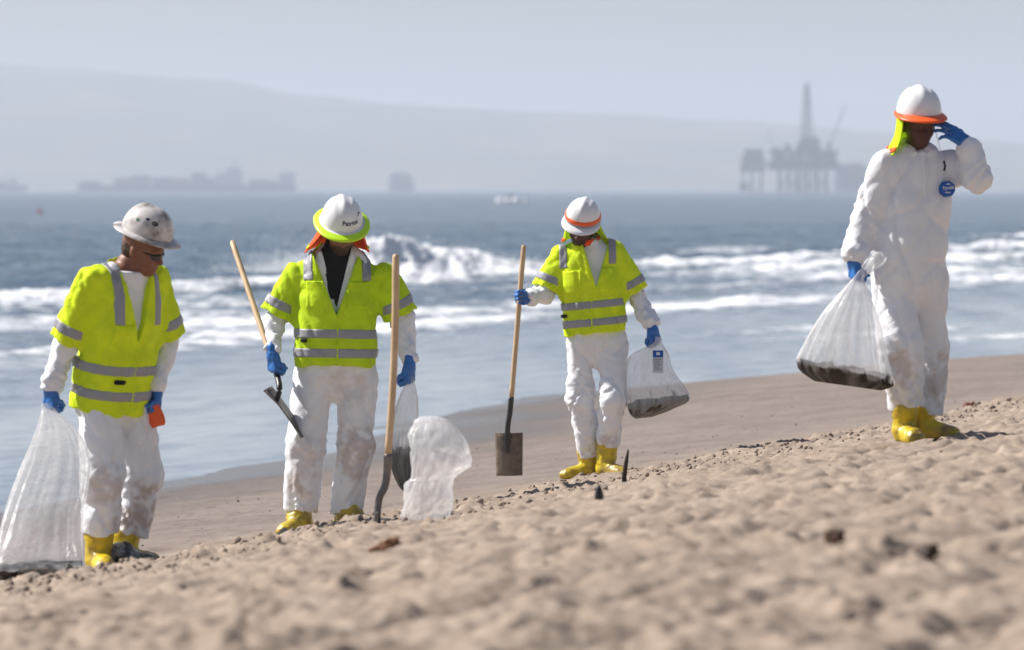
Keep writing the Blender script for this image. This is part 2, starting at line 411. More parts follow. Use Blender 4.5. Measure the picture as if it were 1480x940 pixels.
def build_sea():
    ys = np.concatenate([34 * (420 / 34.) ** np.linspace(0, 1, 760), 420 * (15000 / 420.) ** np.linspace(0.012, 1, 160)])
    c = np.linspace(-1, 1, 330); ext = np.array([2, 6, 15, 40, 120, 400, 1500, 5000, 11000.])
    half = 2.0 + 0.112 * ys
    X = np.concatenate([-half[:, None] - ext[::-1][None, :], half[:, None] * c[None, :], half[:, None] + ext[None, :]], 1)
    Y = np.repeat(ys[:, None], X.shape[1], 1)
    u, v = UV(X, Y); Z = np.zeros_like(X); foam = np.zeros_like(X)
    fade = np.exp(-np.maximum(Y - 300, 0) / 500)
    wob = 2.2 * noise2(u * 0.02, v * 0.004, 41) + 0.7 * noise2(u * 0.09, v * 0.02, 42)
    f1 = noise2(u * 0.5, v * 0.9, 43); f2 = noise2(u * 1.6, v * 2.4, 44); f3 = noise2(u * 4.5, v * 6, 45); fl = noise2(u * 0.06, v * 0.10, 46)
    def bore(v0, H, ws, wb, fw0, fw1, dens, Lmask=None):
        """a line of white water: steep on the shore side, long foam apron behind"""
        nonlocal Z, foam
        d = v - v0 - wob
        prof = np.where(d < 0, np.exp(-(d / ws) ** 2), np.exp(-(d / wb) ** 2))
        Hm = H * (0.75 + 0.5 * f1) if Lmask is None else H * Lmask * (0.75 + 0.5 * f1)
        Z += Hm * prof * (1 + 0.22 * f2 + 0.08 * f3)
        fm = sstep(-fw0, -fw0 * 0.35, d + 0.5 * f1) * sstep(fw1, fw1 * 0.3, d + 1.2 * f1)
        fm = fm * np.clip(1.12 * dens + 0.42 * f1 + 0.28 * f2 + 0.55 * fl, 0, 1)
        if Lmask is not None: fm = fm * np.clip(Lmask, 0, 1)
        foam = np.maximum(foam, fm)
    spl = np.interp(u, [96, 107, 109.5, 113.5, 116, 119, 123, 140], [0, .08, .75, 1.0, .8, .45, .10, 0])      # where the wave is collapsing
    f4 = noise2(u * 9, v * 7, 51)
    bore(31.0, 0.38 , 0.9, 3.0, 1.5, 6.5, 0.80, 0.75 + 0.9 * spl + 0.25 * sstep(150, 190, u))
    d = v - 31.5 - wob
    Z += spl * 0.70 * np.exp(-(d / 1.5) ** 2) * 1.35 * np.clip(0.90 + 0.14 * f1 + 0.10 * f2 + 0.08 * f3 + 0.06 * f4, 0, 2); foam = np.maximum(foam, 1.5 * np.clip(spl * 2, 0, 1) * sstep(-2.6, -1.4, d) * sstep(6, 3, d))
    bore(24.5, 0.16, 0.7, 2.0, 1.0, 4.0, 0.55, sstep(85, 150, u))
    bore(19.0, 0.12, 0.6, 1.6, 0.8, 2.6, 0.40, 0.5 + 1.0 * fl + 0.3 * sstep(60, 120, u))
    bore(38.5, 0.25, 0.9, 2.5, 1.0, 4.0, 0.7, sstep(130, 180, u) * (0.5 + 0.7 * fl))
    bore(14.5, 0.16, 0.6, 1.8, 0.8, 3.0, 0.55, 0.55 + 0.9 * fl + 0.25 * f1)
    bore(8.2, 0.08, 0.4, 1.2, 0.5, 1.6, 0.35, 0.45 + 0.8 * fl)
    bore(5.6, 0.05, 0.3, 0.9, 0.35, 1.1, 0.35, 0.45 + 0.9 * fl)
    bore(3.2, 0.035, 0.25, 0.9, 0.25, 0.8, 0.32, 0.45 + 0.9 * fl)
    bore(1.2, 0.02, 0.2, 0.7, 0.15, 0.5, 0.3, 0.4 + 0.8 * fl)
    # thin left-over foam between the lines, swell farther out
    thin = sstep(7, 16, v) * sstep(40, 26, v) * np.clip(0.22 + 0.3 * f1 + 0.6 * fl + 0.25 * f2, 0, 0.5)
    foam = np.maximum(foam, thin)
    sw = sstep(8, 30, v)
    Z += sw * fade * (0.10 * np.sin(2 * math.pi * (v + 2 * wob) / 19.0) + 0.05 * np.sin(2 * math.pi * (v * 0.9 + 0.3 * u + wob) / 7.5))
    Z += fade * (0.02 + 0.05 * sw) * (f1 + 0.5 * f2 + 0.2 * f3) + (0.030 * noise2(u * 0.22, v * 1.5, 48) + 0.012 * noise2(u * 0.7, v * 3.4, 49)) * fade
    Z += (1 - fade) * 0.12 * noise2(X * 0.03, Y * 0.02, 47) * np.exp(-Y / 4000)
    caps = sstep(0.62, 0.8, noise2(u * 0.10, v * 0.5, 50)) * sstep(45, 60, v) * np.exp(-np.maximum(Y - 500, 0) / 400) * 0.25
    foam = np.maximum(foam, caps)
    shallow = sstep(30, 3, v)
    m = bpy.data.materials.new('sea_water'); m.use_nodes = True; nt = m.node_tree; N = nt.nodes; Lk = nt.links; b = N['Principled BSDF']
    tc = N.new('ShaderNodeTexCoord')
    def attr(nm):
        a_ = N.new('ShaderNodeAttribute'); a_.attribute_name = nm; return a_
    def mp(rot, sx, sy):
        q = N.new('ShaderNodeMapping'); q.inputs['Rotation'].default_value = (0, 0, rot); q.inputs['Scale'].default_value = (sx, sy, 1); Lk.new(tc.outputs['Object'], q.inputs['Vector']); return q
    def ns(sc, det, vec):
        n = N.new('ShaderNodeTexNoise'); n.inputs['Scale'].default_value = sc; n.inputs['Detail'].default_value = det; Lk.new(vec, n.inputs['Vector']); return n
    w1 = mp(rad(16), 1.0, 0.35)
    big = ns(0.02, 5, mp(rad(16), 1, 0.25).outputs[0])
    rp = N.new('ShaderNodeValToRGB'); Lk.new(big.outputs['Fac'], rp.inputs[0])
    rp.color_ramp.elements[0].position = 0.35; rp.color_ramp.elements[0].color = (0.014, 0.042, 0.090, 1)
    rp.color_ramp.elements[1].position = 0.68; rp.color_ramp.elements[1].color = (0.034, 0.078, 0.132, 1)
    def mix(fac, c1, c2):
        x_ = N.new('ShaderNodeMix'); x_.data_type = 'RGBA'; Lk.new(fac, x_.inputs[0])
        for s_, c_ in ((6, c1), (7, c2)):
            if isinstance(c_, tuple): x_.inputs[s_].default_value = (*c_, 1)
            else: Lk.new(c_, x_.inputs[s_])
        return x_.outputs[2]
    sn = ns(0.5, 5, mp(rad(16), 1.0, 0.07).outputs[0]); rs2 = N.new('ShaderNodeValToRGB'); Lk.new(sn.outputs['Fac'], rs2.inputs[0]); rs2.color_ramp.elements[0].position = .36; rs2.color_ramp.elements[0].color = (.15, .185, .24, 1); rs2.color_ramp.elements[1].position = .62; rs2.color_ramp.elements[1].color = (.31, .335, .375, 1)
    col = mix(attr('shallow').outputs['Fac'], rp.outputs[0], rs2.outputs[0])
    fn = ns(2.2, 6, w1.outputs[0])
    add = N.new('ShaderNodeMath'); add.operation = 'MULTIPLY_ADD'; Lk.new(fn.outputs['Fac'], add.inputs[0]); add.inputs[1].default_value = 0.9; add.inputs[2].default_value = -0.45
    fs = N.new('ShaderNodeMath'); fs.operation = 'ADD'; Lk.new(attr('foam').outputs['Fac'], fs.inputs[0]); Lk.new(add.outputs[0], fs.inputs[1])
    fr = N.new('ShaderNodeMapRange'); fr.interpolation_type = 'SMOOTHSTEP'; Lk.new(fs.outputs[0], fr.inputs['Value']); fr.inputs['From Min'].default_value = 0.14; fr.inputs['From Max'].default_value = 0.85
    Lk.new(mix(fr.outputs[0], col, (0.86, 0.88, 0.91)), b.inputs['Base Color'])
    rr = N.new('ShaderNodeMapRange'); Lk.new(fr.outputs[0], rr.inputs['Value']); rr.inputs['To Min'].default_value = 0.16; rr.inputs['To Max'].default_value = 0.9
    Lk.new(rr.outputs[0], b.inputs['Roughness']); b.inputs['IOR'].default_value = 1.33
    sp_ = N.new('ShaderNodeMapRange'); Lk.new(attr('shallow').outputs['Fac'], sp_.inputs['Value']); sp_.inputs['To Min'].default_value = 0.07; sp_.inputs['To Max'].default_value = 0.5; Lk.new(sp_.outputs[0], b.inputs['Specular IOR Level'])
    tl = N.new('ShaderNodeBsdfTranslucent'); tl.inputs['Color'].default_value = (.85, .87, .89, 1); ms = N.new('ShaderNodeMixShader'); mf = N.new('ShaderNodeMath'); mf.operation = 'MULTIPLY'; mf.inputs[1].default_value = .12; Lk.new(fr.outputs[0], mf.inputs[0]); Lk.new(mf.outputs[0], ms.inputs[0]); Lk.new(b.outputs[0], ms.inputs[1]); Lk.new(tl.outputs[0], ms.inputs[2]); Lk.new(ms.outputs[0], N['Material Output'].inputs['Surface'])
    h1 = ns(1.3, 5, w1.outputs[0]); h2 = ns(0.18, 4, w1.outputs[0])
    bs = N.new('ShaderNodeMapRange'); Lk.new(attr('shallow').outputs['Fac'], bs.inputs['Value']); bs.inputs['To Min'].default_value = 0.9; bs.inputs['To Max'].default_value = 0.05
    b1 = N.new('ShaderNodeBump'); b1.inputs['Distance'].default_value = 0.35; Lk.new(h1.outputs['Fac'], b1.inputs['Height']); Lk.new(bs.outputs[0], b1.inputs['Strength'])
    b2 = N.new('ShaderNodeBump'); b2.inputs['Distance'].default_value = 1.6; Lk.new(h2.outputs['Fac'], b2.inputs['Height']); Lk.new(bs.outputs[0], b2.inputs['Strength']); Lk.new(b1.outputs[0], b2.inputs['Normal'])
    Lk.new(b2.outputs[0], b.inputs['Normal'])
    V = np.stack([X, Y, Z], -1).reshape(-1, 3)
    # leave out the part of the sheet that would lie far under the sand
    Q = grid_faces(*X.shape); vv_ = v.ravel(); Q = Q[(vv_[Q] > -6).any(1)]
    used = np.unique(Q); remap = np.full(len(V), -1); remap[used] = np.arange(len(used))
    o = mk('sea', V[used], remap[Q], m, origin=(0, 0, 0), attrs={'foam': foam.ravel()[used], 'shallow': shallow.ravel()[used]})
    tag(o, kind='structure')
    return
build_sea()

def build_spray():
    """drops and shreds thrown up where the wave collapses"""
    rs = np.random.RandomState(5); V = []; Fc = []; n = 0
    mt = mat('spray_foam', (0.85, 0.87, 0.89), 0.9, 0.1, trans=0.4)
    tet = np.array([(1, 0, -.35), (-.5, .87, -.35), (-.5, -.87, -.35), (0, 0, 1)])
    for q in range(12000):
        uu = rs.uniform(106, 124) if q % 3 else 113.5 + rs.normal(0, 2.2); vv_ = 31.6 + rs.normal(0, 1.0) + 2.2 * math.sin(uu * 0.13)
        env = float(np.interp(uu, [106, 109, 113, 115, 119, 124], [.1, .6, 1.0, .85, .4, .1])) * (0.8 + 0.25 * math.sin(uu * 3.1))
        z = 0.3 + min(abs(rs.normal(0, 0.42)), 1.2) * env * 1.45
        x = -4.1 + 0.28 * uu - 0.96 * vv_; y = 45.8 + 0.96 * uu + 0.28 * vv_
        s = rs.uniform(0.008, 0.030) * (1.15 - 0.4 * min(z, 1.6) / 1.6)
        q_ = np.linalg.qr(rs.normal(size=(3, 3)))[0]
        V.append(tet @ q_ * s * rs.uniform(0.5, 1.3, 3) + (x, y, z)); Fc += [(n, n + 2, n + 1), (n, n + 1, n + 3), (n + 1, n + 2, n + 3), (n + 2, n, n + 3)]; n += 4
    o = mk('wave_spray', np.concatenate(V), np.array(Fc), mt)
    tag(o, 'white spray thrown up by the collapsing wave', 'spray', kind='stuff')
build_spray()

def build_hills():
    D0 = 9000.0
    prof_x = np.array([-900, -500, -200, 0, 120, 230, 330, 400, 480, 560, 650, 750, 840, 900, 1000, 1100, 1180, 1250, 1330, 1400, 1480, 1700, 2100, 2600])
    prof_y = np.array([120, 100, 92, 92, 98, 110, 116, 132, 141, 149, 155, 160, 164, 166, 172, 177, 182, 190, 196, 200, 206, 222, 250, 268])
    px = np.linspace(-900, 2600, 420); r = np.interp(px, prof_x, prof_y) + 1.5 * noise2(px * 0.02, px * 0, 61) + 0.8 * noise2(px * 0.07, px * 0, 62)
    H = np.maximum((HORIZON - r) * D0 / F_PX + CAM_Z, 6); xs = (px - 740) * D0 / F_PX
    t = np.linspace(0, 1, 40); rows = []
    for tt in t:
        s = math.sin(min(tt / 0.7, 1) * math.pi / 2) if tt <= 0.7 else math.cos((tt - 0.7) / 0.3 * math.pi / 2)
        y = D0 - 1500 + 2200 * tt
        rid = 1 - 0.30 * np.abs(noise2(xs * 0.0026, np.full_like(xs, y * 0.0012), 63)) * (1 - abs(2 * min(tt / 0.7, 1) - 1)) if tt < 0.7 else 1
        rows.append(np.stack([xs * y / D0, np.full_like(xs, y), np.maximum(H * s * rid, -1) - 1.2 * (s < 0.01)], 1))
    V = np.concatenate(rows)
    m = mat('hill_scrub', (0.10, 0.10, 0.07), 0.95, 0.1, var=((0.19, 0.16, 0.11), 0.004, 0.4, 0.65))
    tag(mk('hills', V, grid_faces(40, len(px)), m, origin=(0, D0, 0)), kind='structure')
build_hills()

def build_haze():
    mb = MB(); mb.box((-14500, -1200, -6), (14500, 16000, 262))
    m = bpy.data.materials.new('haze_air'); m.use_nodes = True; nt = m.node_tree
    nt.nodes.remove(nt.nodes['Principled BSDF'])
    pv = nt.nodes.new('ShaderNodeVolumePrincipled'); pv.inputs['Color'].default_value = (0.82, 0.88, 0.985, 1); pv.inputs['Density'].default_value = 1.9e-4
    pv.inputs['Anisotropy'].default_value = 0.2
    nt.links.new(pv.outputs[0], nt.nodes['Material Output'].inputs['Volume'])
    o = mb.build('haze', m, origin=(0, 0, 0)); o['kind'] = 'stuff'; o['label'] = 'pale marine haze over the sea'
    o.display_type = 'WIRE'
    m.cycles.homogeneous_volume = True if hasattr(m.cycles, 'homogeneous_volume') else None

# ================================================================= materials of clothes and tools
M = {}
M['suit'] = mat('white_coverall', (0.80, 0.81, 0.85), 0.55, 0.35, bump=[(8, 0.30, 0.03), (34, 0.18, 0.006)], stain=('stain', (0.30, 0.185, 0.11)))
M['vest'] = mat('lime_vest_mesh', (0.60, 0.82, 0.014), 0.75, 0.2, var=((0.46, 0.66, 0.012), 9, 0.35, 0.65), bump=[(16, 0.5, 0.016), (240, 0.3, 0.002)])
M['vest_yellow'] = mat('yellow_vest_mesh', (0.75, 0.92, 0.016), 0.75, 0.2, var=((0.58, 0.75, 0.012), 9, 0.35, 0.65), bump=[(16, 0.5, 0.016), (240, 0.3, 0.002)])
M['silver'] = mat('reflective_tape', (0.30, 0.30, 0.33), 0.45, 0.5, bump=[(30, 0.3, 0.006)])
M['orange'] = mat('orange_cloth', (0.95, 0.10, 0.015), 0.7, 0.2, bump=[(30, 0.4, 0.01)])
M['lime_cloth'] = mat('lime_cloth', (0.68, 0.90, 0.015), 0.7, 0.2, bump=[(30, 0.4, 0.01)], trans=0.3)
M['black'] = mat('black_cloth', (0.012, 0.012, 0.014), 0.8, 0.2)
M['blue'] = mat('blue_nitrile', (0.025, 0.16, 0.50), 0.38, 0.5, var=((0.02, 0.13, 0.42), 30, 0.4, 0.6), bump=[(60, 0.35, 0.006)])
M['boot'] = mat('yellow_rubber', (0.66, 0.48, 0.012), 0.35, 0.5, var=((0.27, 0.18, 0.045), 9, 0.42, 0.62), bump=[(20, 0.5, 0.018)])
M['hat'] = mat('white_hat_plastic', (0.80, 0.80, 0.82), 0.25, 0.5, coat=0.3)
M['hat_dirty'] = mat('scuffed_hat_plastic', (0.66, 0.62, 0.60), 0.32, 0.5, var=((0.20, 0.175, 0.16), 11, 0.46, 0.66))
M['lime_plastic'] = mat('lime_plastic', (0.58, 0.88, 0.02), 0.4, 0.4)
M['orange_plastic'] = mat('orange_plastic', (0.90, 0.12, 0.02), 0.4, 0.4)
M['skin_tan'] = mat('tan_skin', (0.25, 0.105, 0.058), 0.5, 0.4, var=((0.20, 0.08, 0.045), 25, 0.4, 0.6))
M['skin_mid'] = mat('brown_skin', (0.22, 0.11, 0.065), 0.5, 0.4, stain=('beard', (0.02, 0.014, 0.012)))
M['skin_dark'] = mat('dark_skin', (0.075, 0.030, 0.020), 0.45, 0.4, stain=('beard', (0.02, 0.012, 0.010)))
M['hair'] = mat('brown_hair', (0.06, 0.032, 0.018), 0.6, 0.3, bump=[(120, 0.6, 0.006)])
M['lens'] = mat('dark_lens', (0.01, 0.01, 0.012), 0.12, 0.6)
M['navy'] = mat('navy_print', (0.02, 0.03, 0.10), 0.5, 0.3)
M['wood'] = mat('ash_wood', (0.62, 0.44, 0.265), 0.5, 0.35, var=((0.48, 0.32, 0.18), 9, 0.4, 0.7))
M['steel'] = mat('worn_grey_steel', (0.12, 0.115, 0.115), 0.5, 0.5, metal=0.35, var=((0.23, 0.19, 0.16), 9, 0.45, 0.6))
M['steel_black'] = mat('black_steel', (0.02, 0.02, 0.022), 0.4, 0.5)
M['blade_sand'] = mat('sandy_blade', (0.13, 0.10, 0.08), 0.75, 0.3, var=((0.22, 0.17, 0.13), 14, 0.4, 0.62), bump=[(50, 0.5, 0.008)])
M['silver_wrap'] = mat('silver_grey_plastic', (0.42, 0.43, 0.46), 0.3, 0.6, var=((0.03, 0.03, 0.035), 10, 0.42, 0.55), bump=[(30, 0.6, 0.02)])
M['badge'] = mat('badge_blue', (0.015, 0.10, 0.42), 0.5, 0.3)
M['print_white'] = mat('white_print', (0.8, 0.82, 0.85), 0.6, 0.3)
M['green'] = mat('green_sticker', (0.02, 0.16, 0.06), 0.5, 0.3)

# ================================================================= people
def folds(P, hot, seed, amp=0.010, base=0.45):
    """cloth creases: long slanting drape folds, and bunched rings round the joints listed in hot (centre, radius, gain)"""
    g = np.zeros(len(P), np.float32)
    for c, r, k in hot: g += k * np.exp(-((P - c) ** 2).sum(1) / (r * r)).astype(np.float32)
    wx = noise(P * 2.6, seed + 5)[:, None]; wy = noise(P * 2.6, seed + 6)[:, None]
    Q = P + np.concatenate([0.07 * wx, 0.07 * wy, 0.05 * (wx + wy)], 1)
    D1_ = Q * np.array([6.5, 6.5, 1.6]) + Q[:, 2:3] * np.array([2.5, -1.5, 0])
    D2_ = Q * np.array([6.0, 6.0, 2.0]) - Q[:, 2:3] * np.array([3.5, 2.0, 0])
    l1 = noise(D1_, seed); l2 = noise(D2_, seed + 1)
    crease = -np.maximum(1 - 3.2 * np.abs(l1), 0) ** 1.5 - 0.7 * np.maximum(1 - 3.6 * np.abs(l2), 0) ** 1.5
    soft = 1.3 * noise(Q * np.array([5.0, 5.0, 2.2]), seed + 2)
    b1 = noise(Q * np.array([4.0, 4.0, 12.0]) + Q[:, :1] * np.array([0, 0, 7.0]), seed + 3); b2 = noise(Q * np.array([6.0, 6.0, 18.0]) - Q[:, :1] * np.array([0, 0, 12.0]), seed + 4)
    bunch = 1.2 * (np.maximum(1 - 2.4 * np.abs(b1), 0) - 0.4) + 0.7 * (np.maximum(1 - 2.6 * np.abs(b2), 0) - 0.35)
    return -amp * (base * (1.25 * crease + soft) + g * bunch)

def frame(fwd):
    f = nrm(fwd); up = nrm(A(0, 0, 1) - f[2] * f); r = np.cross(f, up); return f, up, r      # r = the wearer's right

def head_field(fd, C, f, up, sc=1.0):
    r = np.cross(f, up); ax = (r, f, up); P = lambda a, b, c: C + (r * a + f * b + up * c) * sc
    E = lambda c_, ax_, r_, k_, sub=False: fd.ell(c_, ax_, tuple(q * sc for q in r_), k_, sub)
    E(P(0, -0.012, 0.02), ax, (0.077, 0.097, 0.104), 0.01)
    E(P(0, 0.028, -0.042), ax, (0.064, 0.066, 0.080), 0.03)
    E(P(0, 0.062, -0.098), ax, (0.030, 0.026, 0.022), 0.03)
    E(P(0, 0.075, 0.006), ax, (0.052, 0.020, 0.014), 0.02)
    fd.cone(P(0, 0.092, -0.008), P(0, 0.110, -0.040), 0.007, 0.012, 0.014)
    for s in (-1, 1):
        E(P(s * 0.011, 0.100, -0.042), ax, (0.010, 0.011, 0.008), 0.010)
        E(P(s * 0.042, 0.060, -0.038), ax, (0.022, 0.024, 0.020), 0.025)
        E(P(s * 0.032, 0.100, -0.010), ax, (0.019, 0.016, 0.011), 0.012, sub=True)
        E(P(s * 0.030, 0.078, -0.011), ax, (0.013, 0.013, 0.010), 0.004)
        E(P(s * 0.079, -0.005, -0.020), ax, (0.010, 0.020, 0.032), 0.008)
    E(P(0, 0.088, -0.068), ax, (0.024, 0.012, 0.006), 0.006)
    E(P(0, 0.085, -0.079), ax, (0.021, 0.012, 0.007), 0.006)

def hat(root, C, f, up, style, shell_mat, side=1.0):
    r = np.cross(f, up); a0, b0, h0 = 0.118, 0.140, 0.142
    def dome(th, ph, off=0.0):
        th = np.asarray(th, float); ph = np.asarray(ph, float)
        c = np.cos(ph) ** 0.78; s = np.sin(ph) ** 0.95
        x = a0 * c * np.sin(th); y = b0 * c * np.cos(th)
        rd = 0.010 * np.exp(-(x / 0.022) ** 2) * np.sin(ph) ** 1.5
        rd = rd + 0.004 * np.exp(-((np.abs(x) - 0.055) / 0.012) ** 2) * np.sin(ph) ** 2
        nx = np.stack([x / a0 ** 2, y / b0 ** 2, h0 * s / h0 ** 2], -1); nx /= np.linalg.norm(nx, axis=-1)[..., None]
        L = np.stack([x, y, h0 * s + rd], -1) + nx * np.asarray(off)[..., None]
        return C + L[..., :1] * r + L[..., 1:2] * f + L[..., 2:3] * up
    nt, npz = 72, 22
    TH, PH = np.meshgrid(np.linspace(0, 2 * np.pi, nt, endpoint=False), np.linspace(0.0, np.pi / 2 - 0.02, npz))
    V = dome(TH, PH, np.zeros_like(TH)).reshape(-1, 3); Q = grid_faces(npz, nt, True); cap = len(V)
    V = np.concatenate([V, (C + up * (h0 + 0.010))[None]])
    Fc = [tuple(q) for q in Q] + [((npz - 1) * nt + k, (npz - 1) * nt + (k + 1) % nt, cap) for k in range(nt)]
    helmet = mk('hard_hat', V, Fc, shell_mat, root)
    # brim
    th = np.linspace(0, 2 * np.pi, nt, endpoint=False); cf = np.cos(th)
    if style['brim'] == 'full': w = 0.034 + 0.022 * np.clip(cf, 0, 1) ** 2 + 0.008 * np.clip(-cf, 0, 1); drop = 0.010 * np.ones(nt)
    else: w = 0.010 + 0.050 * np.clip(cf, 0, 1) ** 1.4; drop = 0.004 + 0.012 * np.clip(cf, 0, 1)
    def ring(off, z): 
        return C + (a0 + off)[:, None] * np.sin(th)[:, None] * r + (b0 + off)[:, None] * np.cos(th)[:, None] * f + np.asarray(z)[:, None] * up
    zero = np.zeros(nt)
    rows = [ring(zero - 0.012, zero + 0.002), ring(zero + 0.001, zero + 0.007), ring(w * 0.55, 0.004 - drop * 0.45), ring(w, 0.002 - drop), ring(w, -0.003 - drop), ring(w * 0.5, -0.003 - drop * 0.5), ring(zero - 0.014, zero - 0.003)]
    V = np.concatenate(rows); mk('brim', V, grid_faces(len(rows), nt, True), style.get('brim_mat', shell_mat), helmet)
    if style.get('edge'):
        rows = [ring(w * 0.35, 0.0075 - drop * 0.3), ring(w * 1.0, 0.006 - drop), ring(w * 1.22, 0.001 - drop), ring(w * 1.2, -0.006 - drop), ring(w * 0.35, -0.006 - drop * 0.3)]
        mk('brim_edge', np.concatenate(rows), grid_faces(5, nt, True), style['edge'], helmet)
    if style.get('band'):
        for lo, hi, mt_, off in style['band']:
            THb, PHb = np.meshgrid(th, np.linspace(lo, hi, 5)); o_ = np.full_like(THb, off); o_[0] = o_[-1] = 0.0005
            mk('hat_band', dome(THb, PHb, o_).reshape(-1, 3), grid_faces(5, nt, True), mt_, helmet)
    for (t0, p0, dt, dp, mt_) in style.get('stickers', []):
        n = 7; S, Tt = np.meshgrid(np.linspace(-1, 1, n), np.linspace(-1, 1, n))
        k = np.sqrt(np.maximum(S ** 2, Tt ** 2)) / np.maximum(np.sqrt(S ** 2 + Tt ** 2), 1e-6)
        THs = t0 + dt * S * k; PHs = p0 + dp * Tt * k
        mk('sticker', dome(THs, PHs, np.full_like(THs, 0.0015)).reshape(-1, 3), grid_faces(n, n), mt_, helmet)
    if style.get('text'):
        txt, t0, p0, size, mt_ = style['text']
        V, Fc = text_mesh(txt, size)
        V2 = dome(t0 - V[:, 0] / 0.118, p0 + V[:, 1] / 0.14, np.full(len(V), 0.002))
        mk('lettering', V2, Fc, mt_, helmet, smooth=False)
        s_ = np.linspace(0, 1, 14); sx = size * (1.6 + 1.1 * s_); sy = size * (0.62 + 0.45 * np.sin(s_ * 2.6)); hw = size * 0.10 * np.sin(s_ * np.pi) + size * 0.03
        SV = np.concatenate([dome(t0 - sx / 0.118, p0 + (sy + hw) / 0.14, np.full(14, 0.002)), dome(t0 - sx / 0.118, p0 + (sy - hw) / 0.14, np.full(14, 0.002))])
        mk('lettering_swoosh', SV, grid_faces(2, 14), mt_, helmet, smooth=False)
    # headband under the shell
    rows = [C + 0.082 * np.sin(th)[:, None] * r + (0.102 * np.cos(th)[:, None] - 0.006) * f + z * up for z in (0.02, -0.028)]
    rows += [C + 0.087 * np.sin(th)[:, None] * r + (0.107 * np.cos(th)[:, None] - 0.006) * f + z * up for z in (-0.028, 0.02)]
    mk('headband', np.concatenate(rows), grid_faces(4, nt, True), M['black'], helmet)
    return helmet, dome

_dg = None
def text_mesh(txt, size):
    cu = bpy.data.curves.new('txt', 'FONT'); cu.body = txt; cu.size = size; cu.align_x = 'CENTER'; cu.align_y = 'CENTER'; cu.resolution_u = 3; cu.offset = size * 0.02
    ob = bpy.data.objects.new('txt', cu); COL.objects.link(ob)
    dg = bpy.context.evaluated_depsgraph_get(); me = bpy.data.meshes.new_from_object(ob.evaluated_get(dg))
    V = np.array([v.co[:] for v in me.vertices]); Fc = [tuple(p.vertices) for p in me.polygons]
    bpy.data.objects.remove(ob); bpy.data.curves.remove(cu); bpy.data.meshes.remove(me)
    return V, Fc

def rot(v, axis, ang):
    axis = nrm(axis); c, s = math.cos(ang), math.sin(ang); return v * c + np.cross(axis, v) * s + axis * (axis @ v) * (1 - c)

def glove(root, wrist, d, n, hand, curl, spread=4, thumb=(12, 42, 40), sc=1.08, back=None):
    """d: wrist to knuckles, n: the way the palm faces, hand: 'R' or 'L', curl: bend in degrees per joint"""
    d = nrm(d); n = nrm(n - (n @ d) * d)
    t = np.cross(d, n) if hand == 'R' else np.cross(n, d)          # towards the thumb
    fd = Field(wrist - 0.26, wrist + 0.26, 0.0042)
    L = [(0.045, 0.027, 0.021), (0.050, 0.031, 0.022), (0.046, 0.029, 0.021), (0.036, 0.022, 0.019)]
    off = [0.031, 0.010, -0.011, -0.031]; fwd = [0.092, 0.096, 0.090, 0.080]
    kn = []
    for i in range(4):
        base = wrist + sc * (d * fwd[i] + t * off[i]); kn.append(base)
        fd.cone(wrist + sc * (d * 0.012 + t * off[i] * 0.62), base, 0.017 * sc, 0.0135 * sc, 0.014)
        cu = curl[i] if isinstance(curl[0], (tuple, list)) else curl
        ang = 0; p = base; dd0 = rot(d, n, rad(spread * (1.5 - i) * (1 if hand == 'L' else 1)) * (1 if (np.cross(n, d) @ t) > 0 else -1))
        for j in range(3):
            ang += cu[j]; dd = rot(dd0, np.cross(d, n), rad(ang)); q = p + dd * L[i][j] * sc
            fd.cone(p, q, (0.0108 - 0.001 * j) * sc, (0.0100 - 0.001 * j) * sc, 0.005); p = q
    tb = wrist + sc * (d * 0.026 + t * 0.026 + n * 0.008); a, b, c = thumb
    dd = nrm(d * math.cos(rad(a)) + t * math.sin(rad(a)) + n * 0.35); q = tb + dd * 0.044 * sc; fd.cone(tb, q, 0.0165 * sc, 0.0125 * sc, 0.014)
    ax = np.cross(dd, n - 0.4 * t); dd = rot(dd, ax, rad(b)); p = q; q = p + dd * 0.033 * sc; fd.cone(p, q, 0.0122 * sc, 0.0108 * sc, 0.005)
    dd = rot(dd, ax, rad(c)); fd.cone(q, q + dd * 0.024 * sc, 0.0108 * sc, 0.0092 * sc, 0.005)
    bk = -d if back is None else nrm(back)
    fd.cone(wrist + d * 0.02, wrist + bk * 0.030, 0.031 * sc, 0.031 * sc, 0.02)
    fd.D += fd.fold_field(lambda P: 0.0022 * noise(P * 45, 3) + 0.0018 * np.abs(noise(P * 90, 4)), 0.02)
    V, Q = fd.net(); return mk('glove', V, Q, M['blue'], root)

